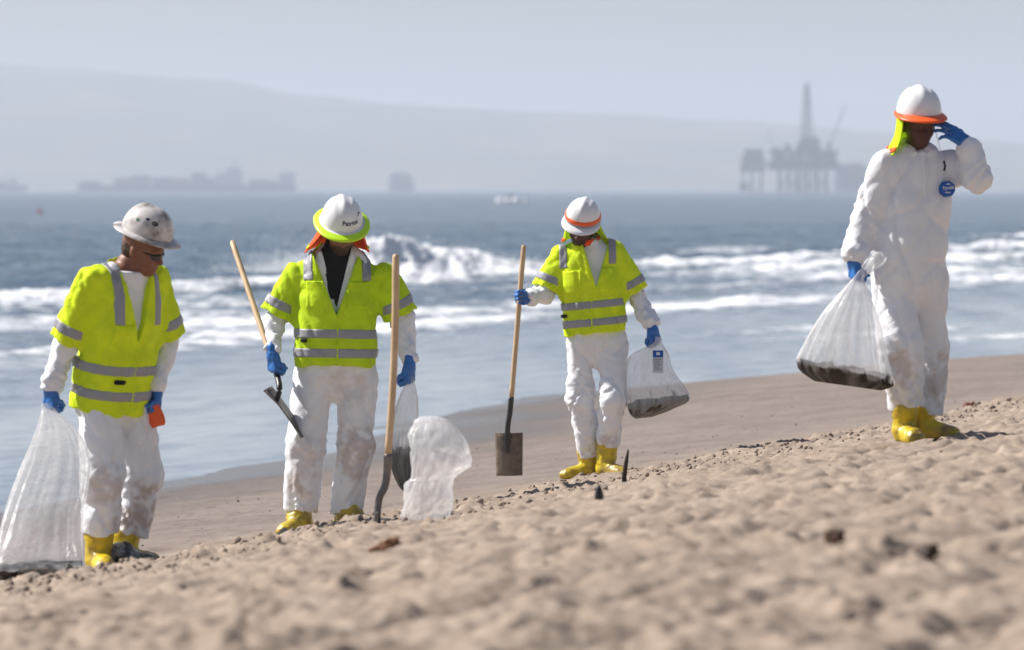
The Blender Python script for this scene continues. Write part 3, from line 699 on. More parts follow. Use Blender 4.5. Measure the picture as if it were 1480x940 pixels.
def boot(root, ankle, toe_dir, ground_z, h=0.20, mt=None, pitch=0.0, scale=1.0, name='boot'):
    """rubber overboot: shaft, heel, instep and toe, flat underneath"""
    t = nrm(A(toe_dir[0], toe_dir[1], 0)); s = np.cross(A(0, 0, 1), t); z = A(0, 0, 1)
    t3 = nrm(t + z * pitch); g = A(ankle[0], ankle[1], ground_z)
    fd = Field(g - A(.34, .34, .05), g + A(.34, .34, h + .14), 0.0065)
    P = lambda a, c: g + t3 * a * scale + z * c * scale
    fd.cone(P(-0.02, 0.08), A(ankle[0], ankle[1], ground_z + h), 0.064 * scale, 0.078 * scale, 0.03)
    fd.ell(P(-0.045, 0.045), (t3, s, z), (0.062 * scale, 0.046 * scale, 0.055 * scale), 0.03)
    fd.cone(P(0.00, 0.055), P(0.13, 0.036), 0.056 * scale, 0.046 * scale, 0.03)
    fd.cone(P(0.08, 0.040), P(0.155, 0.036), 0.050 * scale, 0.048 * scale, 0.03); fd.ell(P(0.165, 0.032), (t3, s, z), (0.062 * scale, 0.054 * scale, 0.044 * scale), 0.02)
    fd.D += fd.fold_field(lambda Q: folds(Q, [(P(0.02, 0.10), 0.10, .7)], 71, 0.008, 0.5), 0.05)
    up = nrm(z - (z @ t3) * t3)
    fd.halfspace(g + up * 0.004, -up)
    V, Q = fd.net(); return mk(name, V, Q, mt or M['boot'], root)

def suit_stain(P, spots, seed):
    a = np.zeros(len(P))
    n = noise(P * 14, seed) + 0.6 * noise(P * 34, seed + 1)
    for c, r, k in spots: a = np.maximum(a, k * sstep(0.15, 0.75, np.exp(-((P - c) ** 2).sum(1) / r ** 2) * (0.85 + 0.9 * n)))
    return np.clip(a + 0.05 * np.clip(n, 0, 1), 0, 1)

def neck_shade(root, hatC, f, up, neck, side, front, mt, span=(-125, 125), drop=0.02, wide=(0.175, 0.15), hem=None, lift=0.0, seed=0, flare=1.0):
    """cloth hung from the back of the hat down over the neck"""
    r = np.cross(f, up); na, nr = 61, 26
    a = np.radians(np.linspace(span[0], span[1], na))                # 0 = straight back
    top = hatC - up * 0.006 + (0.116 * np.sin(a))[:, None] * (-r) * -1 - (0.137 * np.cos(a))[:, None] * f
    sx = np.sin(a)[:, None]; cx = np.cos(a)[:, None]
    sgn = 1.0 if (r @ side) > 0 else -1.0
    bot = neck + side * (wide[0] * sx * sgn) - front * (wide[1] * cx) + A(0, 0, drop) - A(0, 0, 1) * (0.05 * np.abs(sx) ** 2)
    rows = []
    for t in np.linspace(0, 1, nr):
        w = t ** (1.5 * flare); p = top * (1 - w) + bot * w; p[:, 2] = top[:, 2] * (1 - t) + bot[:, 2] * t
        pl = 0.012 * t * noise(np.stack([a * 3.5, np.full(na, t * 1.2), np.full(na, seed * 1.7)], 1), 81)
        out = p - (hatC * (1 - t) + neck * t); out[:, 2] = 0; out /= np.maximum(np.linalg.norm(out, axis=1), 1e-6)[:, None]
        rows.append(p + out * pl[:, None] + A(0, 0, lift))
    P = np.stack(rows); Vi = P.reshape(-1, 3); Q = grid_faces(nr, na)
    o = mk('neck_shade', Vi, Q, mt, root); md = o.modifiers.new('thickness', 'SOLIDIFY'); md.thickness = 0.003; md.offset = 1
    if hem:
        for (r0, r1, mt2) in hem:
            sub = P[r0:r1] + 0; cen = (hatC + neck) / 2; out = sub - cen; out[..., 2] = 0; out /= np.maximum(np.linalg.norm(out, axis=-1), 1e-6)[..., None]
            h = mk('hem_stripe', (sub + out * 0.005).reshape(-1, 3), grid_faces(r1 - r0, na), mt2, o)
            h.modifiers.new('thickness', 'SOLIDIFY').thickness = 0.002
    return o

def person(c):
    """c: dictionary of joints (world points) and options; everything worn is a child of the person"""
    j = c['j']; a = rad(c['yaw']); S = A(math.cos(a), math.sin(a), 0); Fv = A(math.sin(a), -math.cos(a), 0)
    seed = c['seed']; h = 0.0078
    root = empty('person', c['base'], c['label'], 'person', 'beach clean-up workers')
    pel, neck = j['pelvis'], j['neck']; up = nrm(neck - pel); Lt = np.linalg.norm(neck - pel)
    sp = lambda t, off=0.0: pel + (neck - pel) * t + Fv * off
    f, hu, hr = frame(c['face']); hu = nrm(hu + c.get('roll', 0) * hr); hr = np.cross(f, hu); hatC = j['hat']; hC = hatC - hu * c.get('hoff', 0.052) + f * .006
    pts = np.array([v for k, v in j.items() if isinstance(v, np.ndarray)])
    lo, hi = pts.min(0) - 0.27, pts.max(0) + 0.27
    # ---- body, one continuous mesh: head, neck, trunk, arms to the wrists, legs to the ankles
    fb = Field(lo, hi, 0.0072)
    fb.loft([(sp(-0.05), .13, .09), (sp(.3), .125, .085), (sp(.7, .0), .145, .09), (sp(.9), .12, .07), (sp(1.0), .05, .05)], S, 0.03)
    for s in ('r', 'l'):
        fb.cone(j[s + 'sh'], j[s + 'el'], .044, .030, .03); fb.cone(j[s + 'el'], j[s + 'wr'], .030, .024, .02)
        fb.cone(j[s + 'hip'], j[s + 'kn'], .075, .055, .03); fb.cone(j[s + 'kn'], j[s + 'an'], .052, .035, .02)
    fb.cone(neck - up * 0.05, hC - f * 0.022 - hu * 0.05, .060, .054, .02)
    head_field(fb, hC, f, hu, c.get('hs', 1.0))
    V, Q = fb.net(); V = relax(V, Q, 1, 0.35)
    dv = V - hC; beard = sstep(-0.045, -0.062, dv @ hu) * sstep(0.02, 0.05, dv @ f) * c.get('beard', 0.0)
    beard = np.maximum(beard, sstep(0.004, 0.012, dv @ hu) * sstep(0.034, 0.02, dv @ hu) * sstep(.07, .085, dv @ f) * sstep(.012, .02, np.abs(dv @ hr)) * 0.6 * (c.get('beard', 0) > 0))
    mk('body', V, Q, M[c['skin']], root, attrs={'beard': beard})
    # ---- coverall
    W = c.get('w', 1.0); Dp = c.get('dp', 1.0)
    st = [(sp(-.16, -.005), .150 * W, .115 * Dp), (sp(0), .185 * W, .150 * Dp), (sp(.25, .012), .180 * W, .145 * Dp), (sp(.55, .01), .185 * W, .138 * Dp), (sp(.80), .185 * W, .118 * Dp), (sp(.92), .140 * W, .092), (sp(1.0), .078, .072)]
    if c.get('vest'): st = [(c_, a_ - .016, b_ - .016) if i_ < 5 else (c_, a_ - .006, b_ - .006) for i_, (c_, a_, b_) in enumerate(st)]
    if c.get('low_neck'): st = st[:-1] + [(sp(.90), .100, .080)]
    fc = Field(lo, hi, h)
    fc.loft(st, S, 0.05)
    ar = c.get('arm_r', (0.066, 0.066, 0.060)); lr = c.get('leg_r', (0.125, 0.112, 0.098))
    for s in ('r', 'l'):
        d_ = nrm(j[s + 'wr'] - j[s + 'el'])
        fc.cone(j[s + 'sh'], j[s + 'el'], ar[0], ar[1], .05); fc.cone(j[s + 'el'], j[s + 'wr'] - d_ * 0.03, ar[1], ar[2], .04); fc.cone(j[s + 'wr'] - d_ * 0.03, j[s + 'wr'] + d_ * 0.012, ar[2] * 0.88, .040, .025, cut=0.004)
    for s in ('r', 'l'):
        d_ = nrm(j[s + 'an'] - j[s + 'kn'])
        k_ = .05 if s == 'r' else .014
        lg = Field(lo, hi, h); lg.cone(j[s + 'hip'], j[s + 'kn'], lr[0], lr[1], .0); lg.cone(j[s + 'kn'], j[s + 'an'], lr[1], lr[2], .03, cut=0.015)
        tz = sstep(-.22, .05, (fc.grids()[2] - pel[2]))
        kk = (.006 + .06 * tz).astype(np.float32); hh = np.maximum(kk - np.abs(fc.D - lg.D), 0) / kk; fc.D = np.minimum(fc.D, lg.D) - hh * hh * kk * .25
    ncol = 10
    if c.get('collar', True):                                       # soft collar / folded hood round the neck
        for k in range(ncol):
            w0, w1 = 2 * math.pi * k / ncol, 2 * math.pi * (k + 1) / ncol
            q = lambda w: neck + S * .082 * math.sin(w) + Fv * (.078 * math.cos(w) + 0.004) + A(0, 0, 1) * (.012 - .035 * math.cos(w) * c.get('colslope', 1))
            rr = lambda w: .024 + c.get('hood', .012) * (0.5 - 0.5 * math.cos(w))
            fc.cone(q(w0), q(w1), rr(w0), rr(w1), .012)
    hot = [(j['rkn'], .15, .75), (j['lkn'], .15, .75), (j['ran'] + A(0, 0, .06), .13, .65), (j['lan'] + A(0, 0, .06), .13, .65), (j['rel'], .13, .9), (j['lel'], .13, .9), (j['rwr'], .12, 1.0), (j['lwr'], .12, 1.0), (sp(-.1, .1), .16, .5)]
    fc.D += fc.fold_field(lambda P: folds(P, hot, seed, c.get('fold', 0.0135), 0.8))
    X, Y, Z = fc.grids()
    def loc(cen, X, Y, Z):
        s_ = (X - cen[0]) * S[0] + (Y - cen[1]) * S[1]; q_ = (X - cen[0]) * Fv[0] + (Y - cen[1]) * Fv[1]; return s_, q_, Z - cen[2]
    if c.get('open_suit'):                                          # unzipped, dark shirt in the opening
        zb, slope = c['open_suit']; s_, q_, z_ = loc(sp(zb), X, Y, Z)
        g = np.maximum((np.abs(s_ - c.get('open_off', 0)) - slope * z_) / math.sqrt(1 + slope ** 2), -(q_ - 0.0))
        fc.D = np.maximum(fc.D, -g)
        fs = Field(lo, hi, 0.009); fs.loft([(cc, a_ - .022, b_ - .022) for cc, a_, b_ in st[2:]], S, .04)
        fs.cone(neck - up * .06, neck + up * .03 + Fv * .0, .082, .068, .03); V, Q = fs.net(); mk('shirt', V, Q, M['black'], root)
    if c.get('low_neck'): fc.halfspace(neck - up * .03, up)
    # neck hole
    fcn = neck + A(0, 0, 0.035); fc.ell(fcn + Fv * .004, (S, Fv, A(0, 0, 1)), (.062, .062, .06), .008, sub=True)
    V, Q = fc.net(); V = relax(V, Q, 1, 0.3)
    mk('coverall', V, Q, M['suit'], root, attrs={'stain': suit_stain(V, c['stains'], seed)})
    if c.get('zip'):
        t0, t1 = c['zip']
    # ---- vest with tape
    if c.get('vest'):
        v = c['vest']; gr = 0.018; vm = M[v['mat']]
        vst = [(sp(v['hem'] - .10, .0), .205 * W, .165 * Dp), (sp(.1, .006), .203 * W, .165 * Dp), (sp(.3, .012), .200 * W, .160 * Dp), (sp(.55, .012), .202 * W, .156 * Dp), (sp(.78), .188 * W, .138 * Dp), (sp(.90), .140 * W, .108), (sp(.985), .086, .080)]
        def fresh(): return Field(lo, hi, 0.0072)
        ft = fresh(); ft.loft(vst, S, 0.05); ft.halfspace(sp(v['hem']), -up)
        X, Y, Z = ft.grids(); fs = {}
        for s in ('r', 'l'):
            e = v['sleeve_' + s]; b_ = j[s + 'sh'] * (1 - e) + j[s + 'el'] * e if e <= 1 else j[s + 'el'] + (j[s + 'wr'] - j[s + 'el']) * (e - 1)
            fx = fresh(); fx.cone(j[s + 'sh'] + A(0, 0, .006), b_, v.get('r0', .098), v.get('r1', .108), 0, cut=0.0); fs[s] = (fx, b_)
        allD = ft.D
        for s in ('r', 'l'):
            o_ = fs[s][0].D; hh = np.maximum(.05 - np.abs(allD - o_), 0) / .05; allD = np.minimum(allD, o_) - hh * hh * .05 * .25
        ft_all = fresh(); ft_all.D = allD
        NF = ft_all.fold_field(lambda P: folds(P, [(j['rsh'], .15, .5), (j['lsh'], .15, .5), (sp(.1, .1), .2, .5)], seed + 20, 0.009, 0.85), 0.09)
        # neck opening
        s_, q_, z_ = loc(sp(v['vb']), X, Y, Z); sl = v['vs']
        s_ = s_ - v.get('voff', 0)
        g = np.maximum((np.abs(s_) - sl * z_) / math.sqrt(1 + sl * sl), -q_)
        hole = (np.sqrt(((X - neck[0]) ** 2 + (Y - neck[1]) ** 2)) - v.get('hole', .088)); hole = np.maximum(hole, (neck[2] - .06) - Z)
        cutD = np.minimum(g, hole)
        # sleeves are open at the end
        inner = np.full_like(allD, 9.0)
        for s in ('r', 'l'):
            b_ = fs[s][1]; d_ = nrm(b_ - j[s + 'sh']); fi = fresh(); fi.cone(b_ - d_ * .05, b_ + d_ * .06, v.get('r1', .108) - .016, v.get('r1', .108) - .014, 0); inner = np.minimum(inner, fi.D)
        inner = inner + NF; sol = np.maximum(np.maximum(allD + NF, -cutD), -inner)
        V, Q = ft_all.net(sol); V = relax(V, Q, 2, 0.4)
        vest = mk('safety_vest', V, Q, vm, root)
        tD = ft.D + NF
        U3 = (X - pel[0]) * up[0] + (Y - pel[1]) * up[1] + (Z - pel[2]) * up[2]
        def put(name, D, mt_, par=vest):
            V, Q = ft.net(D)
            if len(Q): return mk(name, V, Q, mt_, par)
        hw = v.get('tape', .026)
        for tb in v['bands']:
            put('reflective_stripe', np.maximum(np.maximum(np.maximum(tD - .0045, np.abs(U3 - tb * Lt) - hw), -cutD), allD + NF - .0045), M['silver'])
        S0, Q0, Z0 = loc(neck, X, Y, Z)
        for k in (-1, 1):
            so = v['strap'] * k
            top = np.maximum(np.maximum(np.abs(S0 - so - v.get('strapoff', 0)) - hw, allD + NF - .0045), -cutD)
            top = np.maximum(top, v['strap_z'] * Lt - U3); top = np.maximum(top, np.minimum(-Q0 - .03, 99)); put('reflective_stripe', top, M['silver'])
        for s in ('r', 'l'):
            fx, b_ = fs[s]; d_ = nrm(b_ - j[s + 'sh']); pc = b_ - d_ * v.get('cuff', .075)
            al = np.abs((X - pc[0]) * d_[0] + (Y - pc[1]) * d_[1] + (Z - pc[2]) * d_[2]) - hw
            put('reflective_stripe', np.maximum(np.maximum(fx.D + NF - .0045, al), -inner), M['silver'])
        # zip, pockets, tag
        if True:
            zz = np.maximum(np.maximum(np.abs(S0 - v.get('voff', 0)) - .007, tD - .006), np.maximum(-Q0, U3 - (v['vb']) * Lt)); zz = np.maximum(zz, -(U3 - v['hem'] * Lt - .005)); put('zip', zz, vm)
        for k, (s0, t0, w0, h0) in enumerate(v.get('pockets', [])):
            pk = np.maximum(np.maximum(np.abs(S0 - s0) - w0, np.abs(U3 - t0 * Lt) - h0), np.maximum(tD - .0085, -Q0)); pk = np.maximum(pk, -cutD); put('pocket', pk, vm)
        if v.get('tag'):
            s0, t0, w0, h0 = v['tag']; pk = np.maximum(np.maximum(np.abs(S0 - s0) - w0, np.abs(U3 - t0 * Lt) - h0), np.maximum(tD - .010, -Q0)); put('black_tag', pk, M['black'])
    else:
        # zip flap down the front
        X, Y, Z = fc.grids(); S0, Q0, Z0 = loc(neck, X, Y, Z); U3 = (X - pel[0]) * up[0] + (Y - pel[1]) * up[1] + (Z - pel[2]) * up[2]
        zz = np.maximum(np.maximum(np.abs(S0 - .012 * np.sin(U3 * 9)) - .011, fc.D - .004), np.maximum(-Q0, -U3 - .05)); zz = np.maximum(zz, U3 - Lt * .97)
        V, Q = fc.net(zz); mk('zip_flap', V, Q, M['suit'], root)
    # ---- boots and gloves
    for b in c['boots']: boot(root, *b[:3], **(b[3] if len(b) > 3 else {}))
    for g in c['gloves']: glove(root, *g[0], **g[1])
    # ---- hard hat
    hat(root, hatC, f, hu, c['hat'], M[c['hat'].get('shell', 'hat')])
    return root, dict(S=S, F=Fv, hat=(hatC, f, hu, hr), neck=neck, sp=sp, hC=hC)

def gz(p): return float(beach_base(p[0], p[1]))
D1 = ground_hit(150, 822); D2 = ground_hit(470, 766); D3 = ground_hit(862, 691); D4 = ground_hit(1312, 636)
FIST = (72, 88, 55)

# ---- worker with the scuffed hat and sunglasses
p = lambda x, y, d=0.0: PX(x, y, D1 + d)
j1 = dict(pelvis=p(158, 572), neck=p(184, 380, -.10), hat=p(212, 337, -.14), rsh=p(134, 407, -.21), lsh=p(222, 404, .05), rel=p(98, 497, -.12), lel=p(240, 492, .15), rwr=p(73, 560, -.16), lwr=p(226, 563, .06),
          rhip=p(143, 590, -.06), lhip=p(192, 590, .10), rkn=p(148, 690, -.10), lkn=p(203, 690, .12), ran=p(146, 766, -.05), lan=p(190, 770, .14))
w1, x1 = person(dict(j=j1, yaw=42, seed=1, base=A(*p(160, 815)[:2], gz(p(160, 815))), face=A(.86, -.36, -.36), roll=0.10, hoff=.074, hs=1.10, skin='skin_tan', W=1.0, dp=1.0,
    label='worker in a scuffed white hard hat and sunglasses dragging a long clear bag', stains=[(j1['rkn'] + A(.02, -.1, -.03), .12, 0.37), (p(205, 740, -.02), .16, 0.56), (p(190, 765, 0), .10, .6)],
    leg_r=(.118, .115, .098), collar=False, low_neck=True,
    vest=dict(mat='vest_yellow', hem=-.11, bands=(.235, .045), hole=.074, vb=.40, vs=.25, voff=.0, strap=.125, strap_z=.58, sleeve_r=.98, sleeve_l=.95, r0=.084, r1=.110, cuff=.085,
              pockets=[(-.10, .50, .055, .06)], tag=(-.085, .155, .03, .012)),
    boots=[(p(143, 790, -.05), A(.25, -1, 0), gz(p(143, 800, -.05)) - .012, dict(h=.20)), (p(182, 790, .12), A(.8, -.5, 0), gz(p(182, 800, .12)) - .012, dict(h=.17))],
    gloves=[((j1['rwr'], A(-.04, -.05, -1), A(.7, .7, 0), 'R', FIST), {}), ((j1['lwr'], A(-.05, -.1, -1), A(-.7, -.5, 0), 'L', FIST), {})],
    hat=dict(brim='full', shell='hat_dirty', brim_mat=M['hat_dirty'], stickers=[(1.75, .55, .07, .07, M['green']), (1.32, .72, .10, .06, M['navy']), (.95, .62, .16, .10, mat('faded_sticker', (.30, .26, .22), .5, .3, var=((.05, .04, .04), 40, .45, .55)))])))
# ---- worker looking down between the two shovels
p = lambda x, y, d=0.0: PX(x, y, D2 + d)
j2 = dict(pelvis=p(484, 530), neck=p(487, 361), hat=p(494, 320, -.10), rsh=p(426, 400), lsh=p(554, 400), rel=p(398, 462, .03), lel=p(582, 464, .03), rwr=p(394, 510, -.10), lwr=p(592, 526, -.08),
          rhip=p(452, 548), lhip=p(517, 548), rkn=p(442, 642, -.05), lkn=p(515, 642, .0), ran=p(434, 735, -.02), lan=p(500, 742, .02))
w2, x2 = person(dict(j=j2, yaw=3, seed=2, base=A(*p(470, 766)[:2], gz(p(470, 766))), face=A(.13, -.84, -.50), skin='skin_mid', beard=.8, w=1.08, dp=1.05,
    label='worker with a lime-edged hard hat and orange neck shade looking down between two shovels', stains=[(j2['lkn'] + A(.02, -.1, -.05), .17, 0.44), (j2['rkn'] + A(0, -.1, -.08), .14, 0.26), (p(505, 560, -.15), .12, 0.19), (p(430, 700, -.1), .08, .5)],
    leg_r=(.120, .108, .094), open_suit=(.50, .25), collar=False, fold=.014,
    vest=dict(mat='vest', hem=.0, bands=(.285, .12), vb=.44, vs=.37, strap=.165, strap_z=.735, sleeve_r=.90, sleeve_l=.89, r0=.082, r1=.106, cuff=.072, pockets=[(-.115, .62, .06, .075), (.115, .62, .06, .075)], tag=(-.19, .225, .018, .012)),
    boots=[(p(433, 745, -.04), A(-.55, -1, 0), gz(p(433, 760, -.04)) - .015, dict(h=.10)), (p(505, 745, -.01), A(.85, -.6, 0), gz(p(505, 760, -.01)) - .02, dict(h=.09))],
    gloves=[((j2['rwr'], A(.03, -.12, -1), A(.8, .55, 0), 'R', FIST), {}), ((j2['lwr'], A(0, -.1, -1), A(-.8, .5, 0), 'L', FIST), {})],
    hat=dict(brim='full', edge=M['lime_plastic'], text=('Patriot', -.30, .40, .037, M['navy']))))
# ---- worker with the square shovel and the labelled bag
p = lambda x, y, d=0.0: PX(x, y, D3 + d)
hd3 = nrm(A(-.78, -.6, .12)); hn3 = np.cross(A(0, 0, 1), hd3); shaft3 = p(751, 430, -.26)
j3 = dict(pelvis=p(862, 492), neck=p(848, 347), hat=p(842, 317, -.10), rsh=p(811, 371), lsh=p(887, 367), rel=p(788, 424, -.02), lel=p(918, 426, .02), rwr=shaft3 - hd3 * .098 - hn3 * .030, lwr=p(943, 474, -.10),
          rhip=p(841, 502), lhip=p(885, 502), rkn=p(838, 578, .0), lkn=p(886, 578, -.12), ran=p(853, 658, .10), lan=p(879, 640, -.02))
w3, x3 = person(dict(j=j3, yaw=4, seed=3, base=A(*p(862, 691)[:2], gz(p(862, 691))), face=A(-.22, -.86, -.44), roll=-.22, skin='skin_dark', beard=.6, w=.98, dp=1.0,
    label='worker with an orange-banded white hard hat holding a square shovel upright', stains=[(j3['ran'], .08, 0.34), (j3['lan'] + A(0, -.08, 0), .07, .35)],
    leg_r=(.108, .094, .082), colslope=1.0, hood=.010, fold=.0145, arm_r=(.068, .068, .060),
    vest=dict(mat='vest_yellow', hem=.065, bands=(.36, .185), vb=.53, vs=.30, voff=.02, strap=.165, strap_z=.74, sleeve_r=.92, sleeve_l=.98, r0=.082, r1=.110, cuff=.075, pockets=[(-.11, .60, .06, .075), (.13, .60, .06, .075)], tag=(-.165, .27, .02, .012)),
    boots=[(p(850, 668, .12), A(-.85, -.5, 0), gz(p(850, 685, .12)) - .006, dict(h=.18)), (p(878, 660, -.02), A(.6, -.8, 0), gz(p(878, 685, -.02)) - .006, dict(h=.24))],
    gloves=[((j3['rwr'], hd3, hn3, 'R', (66, 84, 50)), dict(back=j3['rel'] - j3['rwr'], thumb=(25, 45, 35))), ((j3['lwr'], A(.22, -.3, -.9), A(-.55, .8, -.1), 'L', FIST), dict(back=j3['lel'] - j3['lwr']))],
    hat=dict(brim='cap', band=[(.02, .30, M['silver'], .003), (.10, .32, M['orange_plastic'], .006)])))
# ---- tall worker with a raised hand
p = lambda x, y, d=0.0: PX(x, y, D4 + d)
j4 = dict(pelvis=p(1314, 398), neck=p(1327, 219), hat=p(1328, 164, -.03), rsh=p(1281, 241, -.05), lsh=p(1376, 241, .05), rel=p(1251, 318, -.02), lel=p(1414, 258, -.10), rwr=p(1233, 374, -.14), lwr=p(1399, 208, -.10),
          rhip=p(1293, 415, -.02), lhip=p(1337, 415, .03), rkn=p(1300, 502, -.10), lkn=p(1339, 505, .12), ran=p(1311, 584, -.02), lan=p(1338, 598, .14))
w4, x4 = person(dict(j=j4, yaw=16, seed=4, base=A(*p(1312, 636)[:2], gz(p(1312, 636))), face=A(.16, -.97, -.16), skin='skin_dark', w=.98, dp=1.0,
    label='tall worker in a plain white coverall raising one hand to an orange-brimmed hard hat', stains=[(j4['rkn'] + A(.0, -.1, -.12), .12, 0.39), (j4['lkn'] + A(.08, -.05, -.15), .15, 0.37), (p(1300, 580, -.1), .08, .2)],
    leg_r=(.122, .112, .098), arm_r=(.088, .078, .068), fold=.0125, colslope=.8, hood=.014,
    boots=[(p(1308, 605, -.04), A(.3, -1, 0), gz(p(1308, 630, -.04)) - .012, dict(h=.19, scale=.92)), (p(1334, 610, .12), A(1, -.25, 0), gz(p(1334, 628, .12)) - .006, dict(h=.15, scale=.92))],
    gloves=[((j4['rwr'], A(.02, -.1, -1), A(.9, .35, 0), 'R', FIST), {}), ((j4['lwr'], A(-.80, -.12, .55), A(-.40, .80, -.45), 'L', ((10, 18, 15), (12, 22, 18), (16, 28, 22), (24, 36, 28))), dict(spread=1, back=j4['lel'] - j4['lwr'], thumb=(45, 25, 15)))],
    hat=dict(brim='cap', brim_mat=M['orange_plastic'], edge=M['orange_plastic'])))
# ---- neck shades
def shade(x, root, mt, **k): return neck_shade(root, *x['hat'][:3], x['neck'], x['S'], x['F'], mt, **k)
shade(x2, w2, M['orange'], span=(-112, 112), drop=.035, wide=(.185, .15), hem=[(20, 23, M['lime_cloth'])], seed=2)
shade(x3, w3, M['lime_cloth'], span=(-100, 118), drop=.03, wide=(.165, .15), hem=[(21, 25, M['orange'])], seed=3)
shade(x4, w4, M['lime_cloth'], span=(-35, 120), drop=.02, wide=(.195, .16), hem=[(20, 24, M['orange'])], seed=4, flare=1.9)
a_ = np.radians(np.linspace(-125, 125, 25)); nk = x3['neck'] + A(0, 0, .012)
MB().tube(list(nk + np.sin(a_)[:, None] * .082 * x3['S'] + np.cos(a_)[:, None] * .088 * x3['F'] - np.cos(a_)[:, None] * A(0, 0, .030)), [(.022, .010)] * 25, 10, flat=A(0, 0, 1)).build('collar_trim', M['orange'], w3, True)

# ================================================================= sunglasses, badge, small worn things
def sunglasses(root, x):
    C, f, up, r = x['hat'][0], x['hat'][1], x['hat'][2], x['hat'][3]; C = x['hC']
    P = lambda a, b, c: C + r * a + f * b + up * c
    fr = MB(); fr.tube([P(-.070, .055, -.006), P(-.064, .088, -.005), P(-.03, .106, -.004), P(0, .110, -.002), P(.03, .106, -.004), P(.064, .088, -.005), P(.070, .055, -.006)], .004, 8)
    g = fr.build('sunglasses', M['black'], root, True)
    for s in (-1, 1):
        t = MB(); t.tube([P(s * .070, .055, -.006), P(s * .080, -.005, -.004), P(s * .078, -.03, -.02)], .0035, 8).build('temple', M['black'], g, True)
        u, v = np.meshgrid(np.linspace(-1, 1, 9), np.linspace(-1, 1, 7)); k = np.maximum(np.abs(u), np.abs(v)) / np.maximum(np.hypot(u, v), 1e-6)
        u, v = u * k, v * k; a = s * .036 + .030 * u; b = .112 - .42 * np.abs(a) ** 1.0 * np.abs(a) / .07 * 1.1; c = -.016 + .018 * v
        mk('lens', (C + a[..., None] * r + b[..., None] * f + c[..., None] * up).reshape(-1, 3), grid_faces(7, 9), M['lens'], g)
sunglasses(w1, x1)
def hair_cap(root, x, mt, low=-.075):
    C, f, up = x['hC'], x['hat'][1], x['hat'][2]; r = x['hat'][3]
    fd = Field(C - .17, C + .17, .006); fd.ell(C - f * .014 + up * .012, (r, f, up), (.084, .100, .104), .01); fd.ell(C - f * .050 - up * .035, (r, f, up), (.068, .055, .055), .03)
    X, Y, Z = fd.grids(); loc = lambda v: (X - C[0]) * v[0] + (Y - C[1]) * v[1] + (Z - C[2]) * v[2]
    a, b, c = loc(r), loc(f), loc(up)
    fd.D = np.maximum(fd.D, b - .030 - .5 * (c + .01)); fd.D = np.maximum(fd.D, low - c); fd.D = np.maximum(fd.D, -(np.maximum(np.abs(b - .002) - .026, np.abs(c + .03) - .035)))
    fd.D += fd.fold_field(lambda P: .004 * noise(P * 60, 5), .03)
    V, Q = fd.net(); mk('hair', V, Q, mt, root)
hair_cap(w1, x1, M['hair'])
hair_cap(w3, x3, M['black'], -.05)

def on_chest(x, c, s, t):
    """point on the front of the chest: s across, t up the trunk"""
    return x['sp'](t) + x['S'] * s
def badge():
    S, Fv = x4['S'], x4['F']; up = A(0, 0, 1); n = nrm(Fv + A(0, 0, .10)); upb = nrm(up - (up @ n) * n); sd = np.cross(upb, n) * -1; sd = S
    C = PX(1370, 273, D4) ; q = x4['sp'](.72); dep = (C - q) @ S
    C = PX(1370, 273, D4 - .115)
    th = np.linspace(0, 2 * np.pi, 24, endpoint=False) + .13; r_ = .041 * (1 - .04 * np.cos(8 * (th - .13)))
    ring = lambda k, z: C + (k * r_ * np.cos(th))[:, None] * sd + (k * r_ * np.sin(th))[:, None] * upb + n * z
    V = np.concatenate([ring(1, -.05), ring(1, .0), ring(.96, .0015)]); Fc = [tuple(q_) for q_ in grid_faces(3, 24, True)] + [tuple(range(48, 72))]
    b = mk('badge', V, Fc, M['badge'], w4)
    Vt, Ft = text_mesh('Tyvek', .026)
    mk('badge_lettering', C + Vt[:, :1] * sd + (Vt[:, 1:2] + .004 + Vt[:, :1] * .12) * upb + n * .004, Ft, M['print_white'], b, False)
    for (cx, cy, wx, wy) in ((.002, .024, .010, .003), (-.002, -.020, .014, .0025)):
        Cc = C + sd * cx + upb * cy + n * .003
        mk('badge_print', [Cc - sd * wx - upb * wy, Cc + sd * wx - upb * wy, Cc + sd * wx + upb * wy, Cc - sd * wx + upb * wy], [(0, 1, 2, 3)], M['print_white'], b, False)
    t = MB(); t.tube([PX(1364.5, 247, D4 - .165), PX(1366, 240, D4 - .17), PX(1364, 233, D4 - .165)], .006, 8).build('pen_clip', M['black'], w4, True)
badge()
# radio earpiece cord running from the ear to the chest
MB().tube(crm([PX(1352, 190, D4 - .07), PX(1356, 205, D4 - .13), PX(1360, 220, D4 - .16), PX(1364, 234, D4 - .165)], 14), .0018, 6).build('ear_cord', M['print_white'], w4, True)
# silver-grey plastic tied over the toe of one boot
bq = PX(176, 806, D1 + .02)
boot(w1, bq + A(0, 0, .1), A(.95, -.35, 0), gz(bq) - .012, h=.07, mt=M['silver_wrap'], scale=.95, name='foot_wrap')

